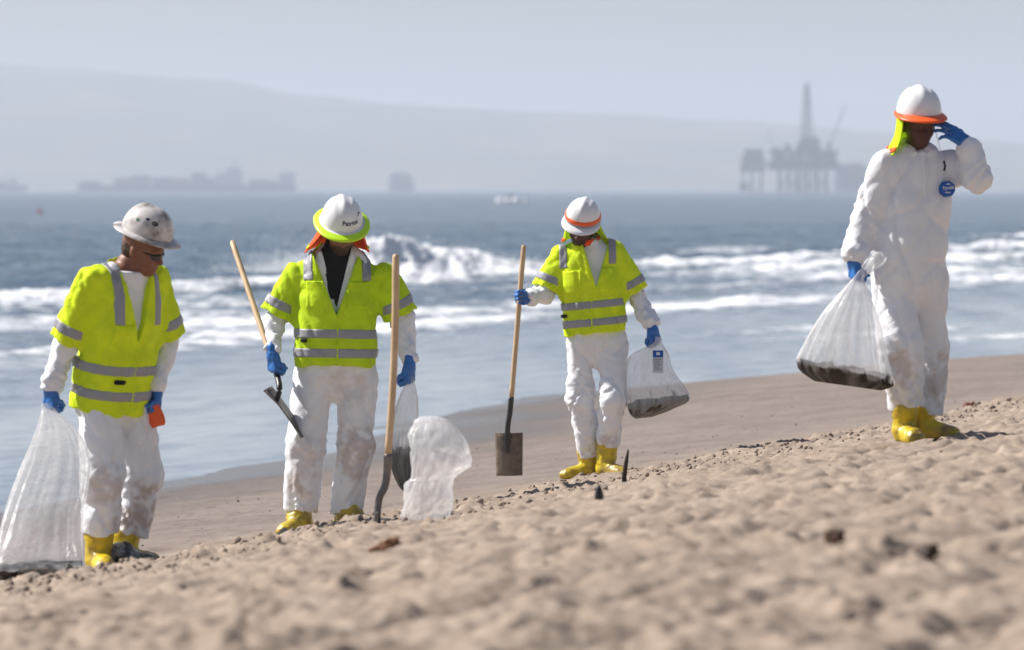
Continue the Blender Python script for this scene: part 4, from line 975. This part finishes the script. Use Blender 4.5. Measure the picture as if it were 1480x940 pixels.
# ================================================================= shovels
def blade_mesh(C, ax, wd, L, W, style, dish=.018):
    """C: middle of the blade's top edge; ax: towards the tip; wd: across"""
    ax, wd = nrm(ax), nrm(wd); n = np.cross(ax, wd); nu, nv = 15, 17
    u, v = np.meshgrid(np.linspace(-1, 1, nu), np.linspace(0, 1, nv)); half = W / 2 * (1 - .06 * v)
    if style == 'round': half = W / 2 * np.sqrt(np.clip(1 - np.clip((v - .45) / .56, 0, 1) ** 2, .002, 1)) * (1 - .05 * (1 - v))
    h = dish * (u ** 2) * 1.2 - .02 * v * v - .020 * np.exp(-(u / .13) ** 2) * np.clip(1 - v / .45, 0, 1)
    return (C + (half * u)[..., None] * wd + (v * L)[..., None] * ax + h[..., None] * n).reshape(-1, 3), grid_faces(nv, nu)
def shovel(label, a, b, shank, blade, hr=.0165, steel='steel', blade_mat='steel', bow=0.0, flare=False):
    base = shank[-1]; root = empty('shovel', base, label, 'shovel', 'shovels used by the workers')
    n = 14; t = np.linspace(0, 1, n)[:, None]; pts = a * (1 - t) + b * t + A(0, 0, 0); pts[:, 0] += bow * np.sin(t[:, 0] * np.pi)
    rr = [hr * .55] + [hr] * (n - 1); hp = [pts[0] - nrm(pts[1] - pts[0]) * .012] + list(pts); MB().tube(hp, [hr * .55, hr * .93] + [hr] * (n - 1), 14).build('handle', M['wood'], root, True)
    sh = crm(np.array(shank), 22); k = len(sh); MB().tube(list(sh), [hr * (1.1 - .12 * i / k) * (1.25 if .55 < i / k < .72 else 1) * (1 if i / k < .72 else max(.2, 1.25 - 3.6 * (i / k - .72))) if flare else hr * 1.12 - .004 * i / k for i in range(k)], 14).build('shank', M[steel], root, True)
    V, Q = blade_mesh(*blade); o = mk('blade', V, Q, M[blade_mat], root); md = o.modifiers.new('thickness', 'SOLIDIFY'); md.thickness = .004; md.offset = 0
    C, ax, wd, L, W = blade[:5]; n_ = np.cross(nrm(ax), nrm(wd))
    st = MB(); st.tube([C - nrm(wd) * W * .5, C - nrm(wd) * W * .12 , C, C + nrm(wd) * W * .12, C + nrm(wd) * W * .5], .006, 8).build('step_edge', M[blade_mat], o, True)
    return root
# held upright, square blade
q = lambda x, y, d=0.0: PX(x, y, D3 - .26 + d)
shC = shovel('square-bladed shovel held upright in a blue glove, blade facing out', q(757, 357), q(739, 578), [q(739, 574), q(737, 596), q(734, 616, .0), q(733, 640, .02), q(733, 655, .02)],
             (q(735.5, 627, .02), A(.01, .02, -1), A(1, 0, .01), .285, .185, 'square', -.034), hr=.0175, steel='steel_black', blade_mat='blade_sand', flare=True)
# standing in the sand beside the empty bag
dB = ground_hit(546, 757) - .02
q = lambda x, y, d=0.0: PX(x, y, dB + d)
shB = shovel('shovel stuck upright in the sand beside the empty white bag', q(572, 371), q(560.5, 662), [q(560.5, 656), q(559.5, 684), q(556, 704), q(549, 718), q(546, 736), q(545, 756)],
             (q(546.5, 741), A(-.03, 0, -1), A(0.02, 1, 0), .25, .17, 'round', .0), hr=.0185, bow=.012)
# carried blade-down, handle pointing back
q = lambda x, y, d=0.0: PX(x, y, D2 + d)
shA = shovel('shovel carried low in one hand with its handle sloping up behind the arm', q(336, 351, .62), q(397, 532, .00), [q(396.5, 530, .0), q(402, 548, -.12), q(404, 562, -.18), q(401, 576, -.18), q(399, 580, -.18)],
             (q(386, 563, -.18), A(.62, -.06, -.76), A(.10, 1, .05), .335, .21, 'square', .012), hr=.0165, steel='steel_black', blade_mat='steel')

# ================================================================= bags
def film(name, tr, col=(.88, .88, .90), scale=9.0):
    m = bpy.data.materials.new(name); m.use_nodes = True; nt = m.node_tree; N = nt.nodes; Lk = nt.links; b = N['Principled BSDF']
    at = N.new('ShaderNodeAttribute'); at.attribute_name = 'dirt'
    mx = N.new('ShaderNodeMix'); mx.data_type = 'RGBA'; Lk.new(at.outputs['Fac'], mx.inputs[0]); mx.inputs[6].default_value = (*col, 1); mx.inputs[7].default_value = (.035, .021, .014, 1)
    Lk.new(mx.outputs[2], b.inputs['Base Color']); b.inputs['Roughness'].default_value = .22; b.inputs['Specular IOR Level'].default_value = .6
    t = N.new('ShaderNodeBsdfTranslucent'); Lk.new(mx.outputs[2], t.inputs['Color'])
    s1 = N.new('ShaderNodeMixShader'); s1.inputs[0].default_value = .5; Lk.new(b.outputs[0], s1.inputs[1]); Lk.new(t.outputs[0], s1.inputs[2])
    tp = N.new('ShaderNodeBsdfTransparent'); tp.inputs['Color'].default_value = (.98, .98, .98, 1)
    tc = N.new('ShaderNodeTexCoord'); n = N.new('ShaderNodeTexNoise'); n.inputs['Scale'].default_value = scale; n.inputs['Detail'].default_value = 5; n.inputs['Distortion'].default_value = 1.0
    mp = N.new('ShaderNodeMapping'); mp.inputs['Scale'].default_value = (2.2, 2.2, .5); Lk.new(tc.outputs['Object'], mp.inputs['Vector']); Lk.new(mp.outputs[0], n.inputs['Vector'])
    r = N.new('ShaderNodeMapRange'); Lk.new(n.outputs['Fac'], r.inputs['Value']); r.inputs['From Min'].default_value = .3; r.inputs['From Max'].default_value = .7; r.inputs['To Min'].default_value = min(tr + .16, .95); r.inputs['To Max'].default_value = max(tr - .16, 0)
    sb = N.new('ShaderNodeMath'); sb.operation = 'MULTIPLY_ADD'; Lk.new(at.outputs['Fac'], sb.inputs[0]); sb.inputs[1].default_value = -.9; Lk.new(r.outputs[0], sb.inputs[2]); sb.use_clamp = True
    s2 = N.new('ShaderNodeMixShader'); Lk.new(sb.outputs[0], s2.inputs[0]); Lk.new(s1.outputs[0], s2.inputs[1]); Lk.new(tp.outputs[0], s2.inputs[2])
    Lk.new(s2.outputs[0], N['Material Output'].inputs['Surface'])
    bp = N.new('ShaderNodeBump'); bp.inputs['Strength'].default_value = .22; bp.inputs['Distance'].default_value = .02; Lk.new(n.outputs['Fac'], bp.inputs['Height']); Lk.new(bp.outputs[0], b.inputs['Normal'])
    return m
FILM = film('clear_film', .60); FILM2 = film('milky_film', .60, scale=5); FILM3 = film('thin_film', .60)
MUD = mat('oily_sand_mix', (.040, .024, .015), .5, .45, var=((.010, .007, .005), 16, .42, .62), bump=[(45, .7, .012)])
MUD2 = mat('brown_sludge', (.10, .06, .035), .5, .45, var=((.025, .015, .01), 14, .40, .60), bump=[(45, .7, .012)])
def bag(label, D, rings, pleat, npl, film_mat, seed, dirt_from=None, fill=None, fill_mat=None, fill_label=None, dirt=.5, crump=0.0):
    """rings: (px, py, depth offset, half width px, half depth m, tilt in degrees) from the gathered neck to the sealed bottom"""
    R = crm(np.array(rings, float), 90); nth = 120; th = np.linspace(0, 2 * np.pi, nth, endpoint=False)
    def ring(r, i, sc=1.0, fl=0.0):
        C = PX(r[0], r[1], D + r[2]); s = D / F_PX; a, b = max(r[3], .8) * s * sc, max(r[4], .003) * sc
        sd = A(math.cos(rad(r[5])), 0, math.sin(rad(r[5]))); t = i / 89.
        kz = npl / 3.2; n1_ = noise(np.stack([np.cos(th) * kz, np.sin(th) * kz, np.full(nth, t * 1.3 + seed * 5.1)], 1), 93); n2_ = noise(np.stack([np.cos(th) * kz * 2.3, np.sin(th) * kz * 2.3, np.full(nth, t * 1.8 + seed * 2.3)], 1), 94)
        pl = pleat * (1 - .72 * t) * (1.5 * (np.abs(n1_) - .28) + .8 * (np.abs(n2_) - .25))
        pl = pl + .035 * noise(np.stack([np.cos(th) * 2.2, np.sin(th) * 2.2, np.full(nth, t * 3.5 + seed)], 1), 91) + .02 * noise(np.stack([np.cos(th) * 6, np.sin(th) * 6, np.full(nth, t * 5 + seed)], 1), 92)
        if crump:
            nc = noise(np.stack([np.cos(th) * 1.7 + t * 2.0, np.sin(th) * 1.7, np.full(nth, t * 7.0)], 1), 98); nd = noise(np.stack([np.cos(th) * 3.4 - t * 4.0, np.sin(th) * 3.4, np.full(nth, t * 13.0)], 1), 99)
            pl = pl + crump * (1.3 * (np.abs(nc) - .28) + .6 * (np.abs(nd) - .25))
        k = 1 + pl * (1 - fl)
        ca = np.sign(np.cos(th)) * np.abs(np.cos(th)) ** .9
        return C + (a * k * ca)[:, None] * sd + (b * k * np.sin(th))[:, None] * A(0, 1, 0)
    P = np.stack([ring(R[i], i) for i in range(90)])
    dm = np.zeros((90, nth))
    if dirt_from is not None:
        t = np.linspace(0, 1, 90)[:, None]; nz = noise(np.stack([np.repeat(np.cos(th)[None] * 5, 90, 0).ravel(), np.repeat(np.sin(th)[None] * 5, 90, 0).ravel(), np.repeat(t * 4, nth, 1).ravel()], 1), seed + 7).reshape(90, nth)
        nz2 = noise(np.stack([np.repeat(np.cos(th)[None] * 14, 90, 0).ravel(), np.repeat(np.sin(th)[None] * 14, 90, 0).ravel(), np.repeat(t * 9, nth, 1).ravel()], 1), seed + 8).reshape(90, nth)
        dm = dirt * sstep(dirt_from - .02, dirt_from + .13, t + .12 * nz + .06 * nz2) * (.85 + .3 * nz)
        dm = np.maximum(dm, .5 * sstep(.55, .75, nz + .5 * nz2) * sstep(.45, .6, t))
    V = P.reshape(-1, 3); Q = grid_faces(90, nth, True)
    o = mk('plastic_bag', V, Q, film_mat, None, attrs={'dirt': np.clip(dm, 0, 1)})
    tag(o, label, 'bag', 'plastic bags for oily sand')
    if fill:
        i0 = int(fill * 89); n = 90 - i0; rows = []
        lump = .034 * noise(np.stack([np.cos(th) * 2.5, np.sin(th) * 2.5, np.full(nth, seed * 3.)], 1), 95) + .020 * noise(np.stack([np.cos(th) * 7, np.sin(th) * 7, np.full(nth, seed * 2.)], 1), 96)
        top = ring(R[i0], i0, .965, 0); cen = top.mean(0)
        for k in (.0, .25, .5, .75):
            rr = cen + (top - cen) * k; zz = .018 * (1 - k) + .022 * noise(rr * 14, 97) * (1 - k * .5); rr = rr + A(0, 0, 1) * (zz + lump * k)[:, None]; rows.append(rr)
        for i in range(i0, 90):
            rr = ring(R[i], i, .975, 0); w = max(0, 1 - (i - i0) / max(1, n * .5)); rows.append(rr + A(0, 0, 1) * (lump * w)[:, None])
        f = mk('oily_sand', np.concatenate(rows), grid_faces(len(rows), nth, True), fill_mat or MUD, None); tag(f, fill_label, 'sand', 'oily sand in the bags')
    return o
d1b = ground_hit(48, 836) - D1 - .40
bag('long clear plastic bag dragged on the sand by the worker in sunglasses', D1, [(66, 583, -.19, 6, .012, 0), (72, 597, -.22, 12, .025, 0), (82, 622, d1b * .35, 28, .05, 0), (84, 655, d1b * .5, 42, .075, -3), (76, 695, d1b * .65, 50, .10, -2), (64, 740, d1b * .8, 55, .12, 0), (57, 782, d1b * .9, 61, .14, 0), (52, 812, d1b, 69, .15, 1), (51, 828, d1b, 69, .13, 1), (52, 838, d1b, 62, .01, 1)],
    .16, 6, FILM, 1, .80, .83, MUD, 'dark oily sand in the bottom of the long bag dragged on the beach', .95)
bag('small narrow clear bag of dark sand hanging behind the upright shovel', D2, [(594, 545, -.10, 4, .012, 0), (593, 556, -.08, 7, .02, 0), (590, 580, -.05, 14, .04, 0), (586, 615, -.03, 19, .06, 0), (584, 650, -.02, 20, .07, 0), (584, 680, -.02, 17, .06, 0), (586, 702, -.02, 10, .04, 0), (588, 712, -.02, 4, .01, 0)],
    .30, 7, FILM3, 2, .52, .60, MUD, 'dark sand in the narrow bag behind the upright shovel', .8)
bag3 = bag('clear bag with a blue-headed label held by the worker with the square shovel', D3, [(951, 487, -.16, 4, .010, 0), (950, 497, -.16, 7, .02, 0), (937, 513, -.15, 27, .05, 6), (938, 538, -.14, 33, .08, 8), (948, 566, -.13, 42, .10, 8), (952, 584, -.13, 44, .10, 8), (942, 596, -.13, 30, .07, 8), (931, 604, -.13, 12, .01, 6)],
    .16, 7, FILM3, 3, .72, .68, MUD2, 'wet brown sand with seaweed scraps in the labelled bag', .9)
bag('clear bag half full of black oily sand swinging from the tall worker\'s glove', D4, [(1270, 364, -.20, 5, .01, 0), (1268, 374, -.20, 13, .035, 0), (1258, 387, -.20, 13, .03, 0), (1241, 402, -.19, 8, .018, 0), (1236, 424, -.20, 22, .04, -3), (1230, 458, -.20, 42, .08, -7), (1224, 498, -.20, 58, .10, -10), (1221, 524, -.20, 67, .10, -11), (1221, 537, -.20, 70, .085, -11), (1223, 548, -.20, 66, .05, -10), (1226, 558, -.20, 48, .006, -8)],
    .22, 7, FILM, 4, .74, .79, MUD, 'black oily sand in the bottom of the tall worker\'s bag', 1.1)
# label on the third worker's bag, blue patch on the tall worker's bag
def plate(name, D, x0, y0, x1, y1, mt, par, lean=0.0):
    V = [PX(x0, y0, D + lean), PX(x1, y0, D + lean), PX(x1, y1, D), PX(x0, y1, D)]
    return mk(name, V, [(0, 1, 2, 3)], mt, par, False)
lb = plate('label', D3 - .262, 943.5, 506.5, 958.5, 539, mat('label_paper', (.62, .64, .66), .6, .3), bag3, .06)
plate('label_header', D3 - .265, 943.5, 507, 958.5, 516.5, M['badge'], lb, .06 * .3)
for k in range(5): plate('label_print', D3 - .268 + .01 * (5 - k) * .2, 945.5, 519.5 + k * 3.4, 956.5 - (k % 2) * 3, 520.8 + k * 3.4, M['navy'] if False else mat('grey_print', (.30, .32, .36), .6, .3), lb, .002)
plate('label_mark', D3 - .268, 948.5, 509.5, 954, 513.5, M['print_white'], lb, .01)

dSB = ground_hit(618, 750)
bag('crumpled milky white bag standing empty on the sand', dSB, [(630, 602, 0, 8, .02, -6), (628, 606, 0, 22, .06, -8), (632, 622, 0, 37, .11, -10), (636, 645, -.01, 44, .13, -12), (636, 668, -.02, 42, .13, -8), (627, 689, -.01, 33, .10, 0), (621, 700, 0, 34, .10, 0), (619, 725, 0, 36, .11, 0), (616, 744, 0, 36, .11, 0), (616, 754, 0, 34, .10, 0)],
    .05, 5, FILM2, 6, crump=.13)

# orange hand scoop
def scoop():
    C = PX(220, 583, D1 + .02); u, v = np.meshgrid(np.linspace(-1, 1, 13), np.linspace(0, 1, 13)); w = .020 + .026 * np.sqrt(v) * np.sqrt(np.clip(1.02 - ((v - .55) / .47).clip(0, 1) ** 2, 0, 1))
    ax = nrm(A(.30, -.1, -1)); wd = nrm(A(.95, -.2, .3)); n = np.cross(ax, wd); h = .022 * (1 - u ** 2)
    o = mk('hand_scoop', (C + (w * u)[..., None] * wd + (.125 * v)[..., None] * ax + h[..., None] * n).reshape(-1, 3), grid_faces(13, 13), M['orange_plastic'])
    o.modifiers.new('thickness', 'SOLIDIFY').thickness = .004; tag(o, 'small orange plastic hand scoop held beside the leg', 'scoop')
scoop()

# ================================================================= things on the sand
def litter():
    rs = np.random.RandomState(9)
    ico_V = []; t = (1 + 5 ** .5) / 2
    for a, b in ((-1, t), (1, t), (-1, -t), (1, -t)): ico_V.append((a, b, 0))
    for a, b in ((-1, t), (1, t), (-1, -t), (1, -t)): ico_V.append((0, a, b))
    for a, b in ((t, -1), (t, 1), (-t, -1), (-t, 1)): ico_V.append((a, 0, b))
    ico_V = np.array(ico_V) / math.hypot(1, t)
    ico_F = [(0, 11, 5), (0, 5, 1), (0, 1, 7), (0, 7, 10), (0, 10, 11), (1, 5, 9), (5, 11, 4), (11, 10, 2), (10, 7, 6), (7, 1, 8), (3, 9, 4), (3, 4, 2), (3, 2, 6), (3, 6, 8), (3, 8, 9), (4, 9, 5), (2, 4, 11), (6, 2, 10), (8, 6, 7), (9, 8, 1)]
    # ground height from the built sheet itself
    from mathutils.bvhtree import BVHTree
    dg = bpy.context.evaluated_depsgraph_get(); bv = BVHTree.FromObject(beach, dg)
    def gh(x, y):
        h = bv.ray_cast(Vector((x, y, 6)), Vector((0, 0, -1))); return h[0].z if h[0] else float(beach_base(x, y))
    global GH; GH = gh
    def scatter(n, vmu, vsd, smin, smax, ymin, ymax):
        V = []; Fc = []; c = 0
        while c < n:
            y = rs.uniform(ymin, ymax); x = rs.uniform(-1, 1) * (0.8 + .098 * y); u, v = UV(x, y)
            if rs.rand() > math.exp(-((v - vmu) / vsd) ** 2): continue
            s = smin + (smax - smin) * rs.rand() ** 2.5; q = ico_V * rs.uniform(.65, 1.2, (12, 1)) * rs.uniform(.6, 1.3, 3)
            V.append(q * s + (x, y, gh(x, y) + s * .3)); Fc += [tuple(i + 12 * c for i in f) for f in ico_F]; c += 1
        return np.concatenate(V), np.array(Fc)
    clod = mat('sand_clod', (.33, .262, .21), .95, .2, var=((.25, .195, .155), 6, .4, .6), bump=[(80, .6, .01)])
    V, Q = scatter(5200, -7.9, .8, .003, .022, 22, 52); o = mk('sand_clods', V, Q, clod); tag(o, 'loose clods of sand kicked up along the trodden ridge', 'sand', kind='stuff')
    dark = mat('dark_debris', (.045, .032, .025), .8, .3)
    V, Q = scatter(420, -11.5, 4.0, .002, .0065, 14, 50); o = mk('beach_debris', V, Q, dark); tag(o, 'scattered dark bits of tar and weed on the sand', 'debris', kind='stuff')
    V, Q = scatter(260, -4.2, 2.0, .003, .012, 32, 66); o = mk('wrack_scraps', V * A(1, 1, 1), Q, mat('weed_scraps', (.10, .075, .05), .9, .2)); tag(o, 'dark scraps of weed on the smooth lower sand', 'seaweed', kind='stuff')
    def kelp(px, py, n, size, col, label):
        d = ground_hit(px, py); c = PX(px, py, d); mb = MB()
        for k in range(n):
            a = rs.uniform(0, 6.28); L = size * rs.uniform(.4, 1); p0 = c + A(rs.normal(0, size * .3), rs.normal(0, size * .3), 0)
            pts = []
            for i in range(6):
                w = i / 5.; x = p0[0] + L * w * math.cos(a + w); y = p0[1] + L * w * math.sin(a + w); pts.append(A(x, y, gh(x, y) + .012 + .035 * math.sin(w * 3.1) * rs.rand()))
            mb.tube(pts, [(.012 * (1 - .6 * i / 5.) + .003, .005) for i in range(6)], 6)
        o = mb.build('seaweed_clump', mat('kelp_' + str(px), col, .6, .4), smooth=True); tag(o, label, 'seaweed')
    kelp(556, 789, 14, .09, (.20, .085, .04), 'rust-brown clump of kelp on the sand in front of the white bag')
    kelp(1403, 590, 7, .07, (.30, .10, .07), 'small reddish clump of weed behind the ridge beside the tall worker')
    kelp(1345, 800, 8, .04, (.05, .03, .02), 'dark brown tangle of weed on the open foreground sand')
    kelp(1205, 782, 7, .035, (.10, .05, .03), 'small brown scrap of weed in the footprints')
    d = ground_hit(903, 697); a = PX(903, 697, d); tag(MB().tube([a - A(0, 0, .05), PX(902, 690, d), PX(905, 668, d), PX(908, 650, d)], [.016, .014, .012, .005], 9).build('driftwood_stick', mat('dark_wood', (.04, .026, .018), .8, .3), smooth=True), 'dark stick poking up from the sand beside the yellow boots', 'stick')
    d = ground_hit(866, 719); a = PX(866, 719, d); tag(MB().tube([a - A(0, 0, .05), PX(866, 716, d), PX(865, 706, d), PX(865, 700, d)], [.020, .020, .014, .003], 9).build('tar_lump', mat('tar', (.012, .012, .013), .4, .5), smooth=True), 'pointed black lump of tar sticking out of the sand', 'tar')
litter()

# ================================================================= far out at sea
RIG = mat('rig_steel', (.10, .10, .115), .7, .3, var=((.16, .15, .15), .25, .4, .6)); RIGL = mat('rig_pale_and_sunlit', (.55, .50, .46), .7, .3)
def far(D):
    s = D / F_PX
    return lambda x: (x - 740) * s, lambda y: CAM_Z - (y - HORIZON) * s, s
def lattice(mb, x0, x1, tx0, tx1, y0, y1, z0, z1, n, r):
    """tapered four-legged lattice mast"""
    cs = lambda t: [(x0 + (tx0 - x0) * t, y0), (x1 + (tx1 - x1) * t, y0), (x1 + (tx1 - x1) * t, y1), (x0 + (tx0 - x0) * t, y1)]
    for k in range(4):
        mb.tube([A(*cs(0)[k], z0), A(*cs(1)[k], z1)], r, 5)
    for i in range(n):
        a, b = cs(i / n), cs((i + 1) / n); za, zb = z0 + (z1 - z0) * i / n, z0 + (z1 - z0) * (i + 1) / n
        for k in range(4):
            mb.tube([A(*a[k], za), A(*b[(k + 1) % 4], zb)], r * .6, 4); mb.tube([A(*b[k], zb), A(*b[(k + 1) % 4], zb)], r * .6, 4)
def platform():
    D = 4200.0; X, Z, s = far(D)
    root = empty('oil_platform', (X(1160), D, 0), 'hazy offshore oil platform with a tall drilling derrick and crane', 'oil platform')
    def bx(name, x0, x1, y0, y1, d0, d1, mt=RIG, par=root): return MB().box((X(x0), D + d0, Z(y1)), (X(x1), D + d1, Z(y0))).build(name, mt, par)
    dk = bx('deck', 1111, 1211, 234, 246, -14, 16); bx('upper_deck', 1112, 1210, 217, 222, -12, 14)
    for (x0, x1, y0, y1) in ((1116, 1130, 222, 234), (1131, 1146, 223, 234), (1147, 1162, 221, 234), (1166, 1182, 222, 234), (1184, 1208, 221, 234)): bx('deck_module', x0, x1, y0, y1, -9, 10)
    for x0 in (1133, 1145, 1158, 1168): bx('pale_panel', x0, x0 + 7, 225, 230, -9.6, -9.2, RIGL)
    bx('living_quarters', 1118, 1127, 213, 217, -8, 6); bx('drill_floor', 1151, 1185, 207, 217, -7, 8); bx('drill_house', 1157, 1183, 199, 207, -5, 6); bx('vent_house', 1134, 1142, 208, 217, -4, 5)
    mb = MB(); lattice(mb, X(1157), X(1175), X(1163.5), X(1168.5), D - 3, D + 3, Z(203), Z(121), 12, .38); dr = mb.build('derrick', RIG, root)
    MB().box((X(1166.5), D - 1.5, Z(152)), (X(1171.5), D + 1.5, Z(145))).build('crown_platform', RIG, dr)
    MB().tube([A(X(1166), D, Z(205)), A(X(1166), D, Z(122))], .9, 6).build('drill_string', RIG, dr)
    for x in (1127, 1140, 1153, 1167, 1182, 1194):
        for d in (-10, 10): MB().tube([A(X(x), D + d, -3), A(X(x), D + d, Z(244))], 1.05, 8).build('leg', RIG, root, True)
    br = [(1127, 1140), (1140, 1153), (1153, 1167), (1167, 1182), (1182, 1194)]
    for i, (a, b) in enumerate(br): MB().tube([A(X(a), D - 10, 1), A(X(b), D - 10, Z(246))], .5, 5).build('brace', RIG, root)
    for x in (1150, 1160, 1175): MB().tube([A(X(x), D, -3), A(X(x), D, Z(244))], .8, 6).build('conductor', RIG, root)
    MB().tube([A(X(1198), D, Z(218)), A(X(1198), D, Z(206))], 1.6, 8).build('crane_post', RIG, root)
    mb = MB(); p0, p1 = A(X(1200), D, Z(208)), A(X(1222), D, Z(151))
    for oy in (-.8, .8):
        for ox in (-.7, .7): mb.tube([p0 + A(ox, oy, 0), p1 + A(ox * .3, oy * .3, 0)], .22, 4)
    for i in range(14):
        a = p0 + (p1 - p0) * i / 14; b = p0 + (p1 - p0) * (i + 1) / 14; mb.tube([a + A(-.6, -.7, 0), b + A(.6, -.7, 0)], .15, 4)
    mb.build('crane_boom', RIG, root)
    MB().tube([A(X(1117), D, Z(218)), A(X(1111), D, Z(190))], .3, 5).build('flare_boom', RIG, root)
    # smaller satellite platform joined by a footbridge
    r2 = empty('satellite_platform', (X(1087), D + 5, 0), 'smaller boxy platform standing beside the drilling derrick platform', 'oil platform')
    def b2(name, x0, x1, y0, y1, d0, d1, mt=RIG): return MB().box((X(x0), D + d0, Z(y1)), (X(x1), D + d1, Z(y0))).build(name, mt, r2)
    b2('upper_module', 1076, 1103, 216, 226, -6, 10); b2('lower_module', 1072, 1104, 227, 238, -8, 12); b2('cellar_deck', 1070, 1105, 239, 248, -9, 13); b2('sunlit_end_strip', 1069.5, 1071.8, 222, 238, -7, 11, RIGL)  # pale strip at the left end: sunlight on that side put into the colour
    for x in (1074, 1087, 1100):
        for d in (-6, 9): MB().tube([A(X(x), D + d, -3), A(X(x), D + d, Z(247))], .8, 8).build('leg', RIG, r2, True)
    b2('boat_landing', 1068, 1082, 265, 274, -9, -3); b2('footbridge', 1104, 1112, 234, 238, -2, 2)
platform()
HULL = mat('ship_hull', (.05, .055, .075), .6, .3); BOXES = [mat('container_' + n, c, .7, .3) for n, c in (('blue', (.05, .10, .20)), ('rust', (.20, .08, .05)), ('grey', (.20, .21, .22)))]; SHIPW = mat('ship_white', (.5, .5, .5), .6, .3)
def ship(label, D, x0, x1, ydeck, stacks, house, beam=30, mast=None):
    X, Z, s = far(D); root = empty('container_ship', ((X(x0) + X(x1)) / 2, D, 0), label, 'ship', 'ships on the horizon')
    n = 24; V = []; 
    for t in np.linspace(0, 1, n):
        w = beam / 2 * min(1, (min(t, 1 - t) / .13 + .02) ** .6); x = X(x0) + (X(x1) - X(x0)) * t; z = Z(ydeck) + 2.0 * max(0, (.12 - t) / .12)
        V += [(x, D - w * .8, -2), (x, D - w, z), (x, D + w, z), (x, D + w * .8, -2)]
    Q = grid_faces(n, 4, True); mk('hull', np.array(V), [tuple(q_) for q_ in Q] + [(0, 1, 2, 3), tuple(4 * n - 1 - i for i in range(4))], HULL, root, False)
    for i, (a, b, y) in enumerate(stacks): MB().box((X(a), D - beam * .42, Z(ydeck) - .3), (X(b) - 1.2 * s, D + beam * .42, Z(y))).build('container_stack', BOXES[i % 3], root)
    for (a, b, y) in house: MB().box((X(a), D - beam * .36, Z(ydeck) - .2), (X(b), D + beam * .36, Z(y))).build('deckhouse', SHIPW, root)
    for (x, y0, y1) in (mast or []): MB().tube([A(X(x), D, Z(y0)), A(X(x), D, Z(y1))], 1.3, 6).build('mast', SHIPW, root)
ship('long faint container ship with uneven box stacks and a tall bridge', 5200., 112, 428, 268, [(120, 145, 262), (166, 190, 258), (190, 218, 254), (222, 250, 257), (250, 276, 258), (278, 300, 250), (300, 312, 258), (360, 386, 260), (386, 404, 262)], [(312, 328, 251), (328, 350, 243), (404, 426, 250)], 32, [(338, 244, 228), (318, 252, 244), (415, 251, 243)])
ship('short broad ship seen end-on between the two faint silhouettes', 5600., 561, 599, 262, [(564, 580, 253), (580, 597, 254)], [(568, 592, 249)], 28, [(580, 250, 243)])
ship('low faint ship at the far edge of the hills', 5600., -55, 40, 268, [(-50, -20, 264), (-20, 12, 262)], [(14, 24, 258)], 26)
ship('faint broad ship half hidden behind the oil platform', 5000., 1205, 1262, 258, [(1208, 1226, 238), (1226, 1246, 236)], [(1247, 1258, 240)], 30)
def launch(label, px, py, L, name='motor_boat', cat='boat'):
    D = CAM_Z * F_PX / max(py - HORIZON, .6); x = (px - 740) * D / F_PX; root = empty(name, (x, D, 0), label, cat, 'small boats'); wm = mat('boat_white_' + str(px), (.8, .8, .8), .4, .4)
    n = 12; V = []
    for t in np.linspace(0, 1, n):
        w = L * .17 * (1 - max(0, (t - .5) / .5) ** 2.2) + .05; xx = x + L * (t - .5); z = L * (.11 + .05 * t)
        V += [(xx, D - w * .6, -.2), (xx, D - w, z), (xx, D + w, z), (xx, D + w * .6, -.2)]
    mk('hull', np.array(V), [tuple(q_) for q_ in grid_faces(n, 4, True)] + [(0, 1, 2, 3)], wm, root, False)
    c = MB().box((x - L * .22, D - L * .11, L * .1), (x + L * .14, D + L * .11, L * .33)).build('cabin', wm, root); MB().box((x - L * .12, D - L * .115, L * .25), (x + L * .10, D - L * .111, L * .30)).build('window', M['lens'], c)
    fd = Field((x - L * .8, D - L * .4, -.3), (x + L * .8, D + L * .4, L * .45), L / 45); [fd.ell(A(x + L * a_, D - L * b_, 0), (A(1, 0, 0), A(0, 1, 0), A(0, 0, 1)), (L * .22, L * .18, L * h_), L * .1) for a_, b_, h_ in ((-.4, .05, .22), (-.1, .14, .16), (.25, .14, .2), (.5, .05, .12))]; fd.D += fd.fold_field(lambda P: L * .04 * noise(P * 9 / L, 5), L * .2); V_, Q_ = fd.net(); mk('bow_wave', V_, Q_, wm, root)
    MB().tube([A(x, D, L * .32), A(x, D, L * .5)], L * .01 + .02, 5).build('mast', wm, root)
launch('small white motor boat out beyond the breaking wave', 738, 293, 4.6)
launch('white motor boat right on the horizon below the container ship', 183, 275.2, 14.0)
def buoy():
    py = 309; D = CAM_Z * F_PX / (py - HORIZON); x = (57 - 740) * D / F_PX; rm = mat('buoy_red', (.35, .04, .04), .5, .4)
    root = empty('marker_buoy', (x, D, 0), 'small dark red buoy floating off the beach', 'buoy')
    MB().tube([A(x, D, -.2), A(x, D, .1), A(x, D, .3)], [.25, .33, .22], 12).build('float', rm, root, True); MB().tube([A(x, D, .28), A(x, D, .62)], [.14, .07], 8).build('top_mark', rm, root, True)
buoy()
build_haze()
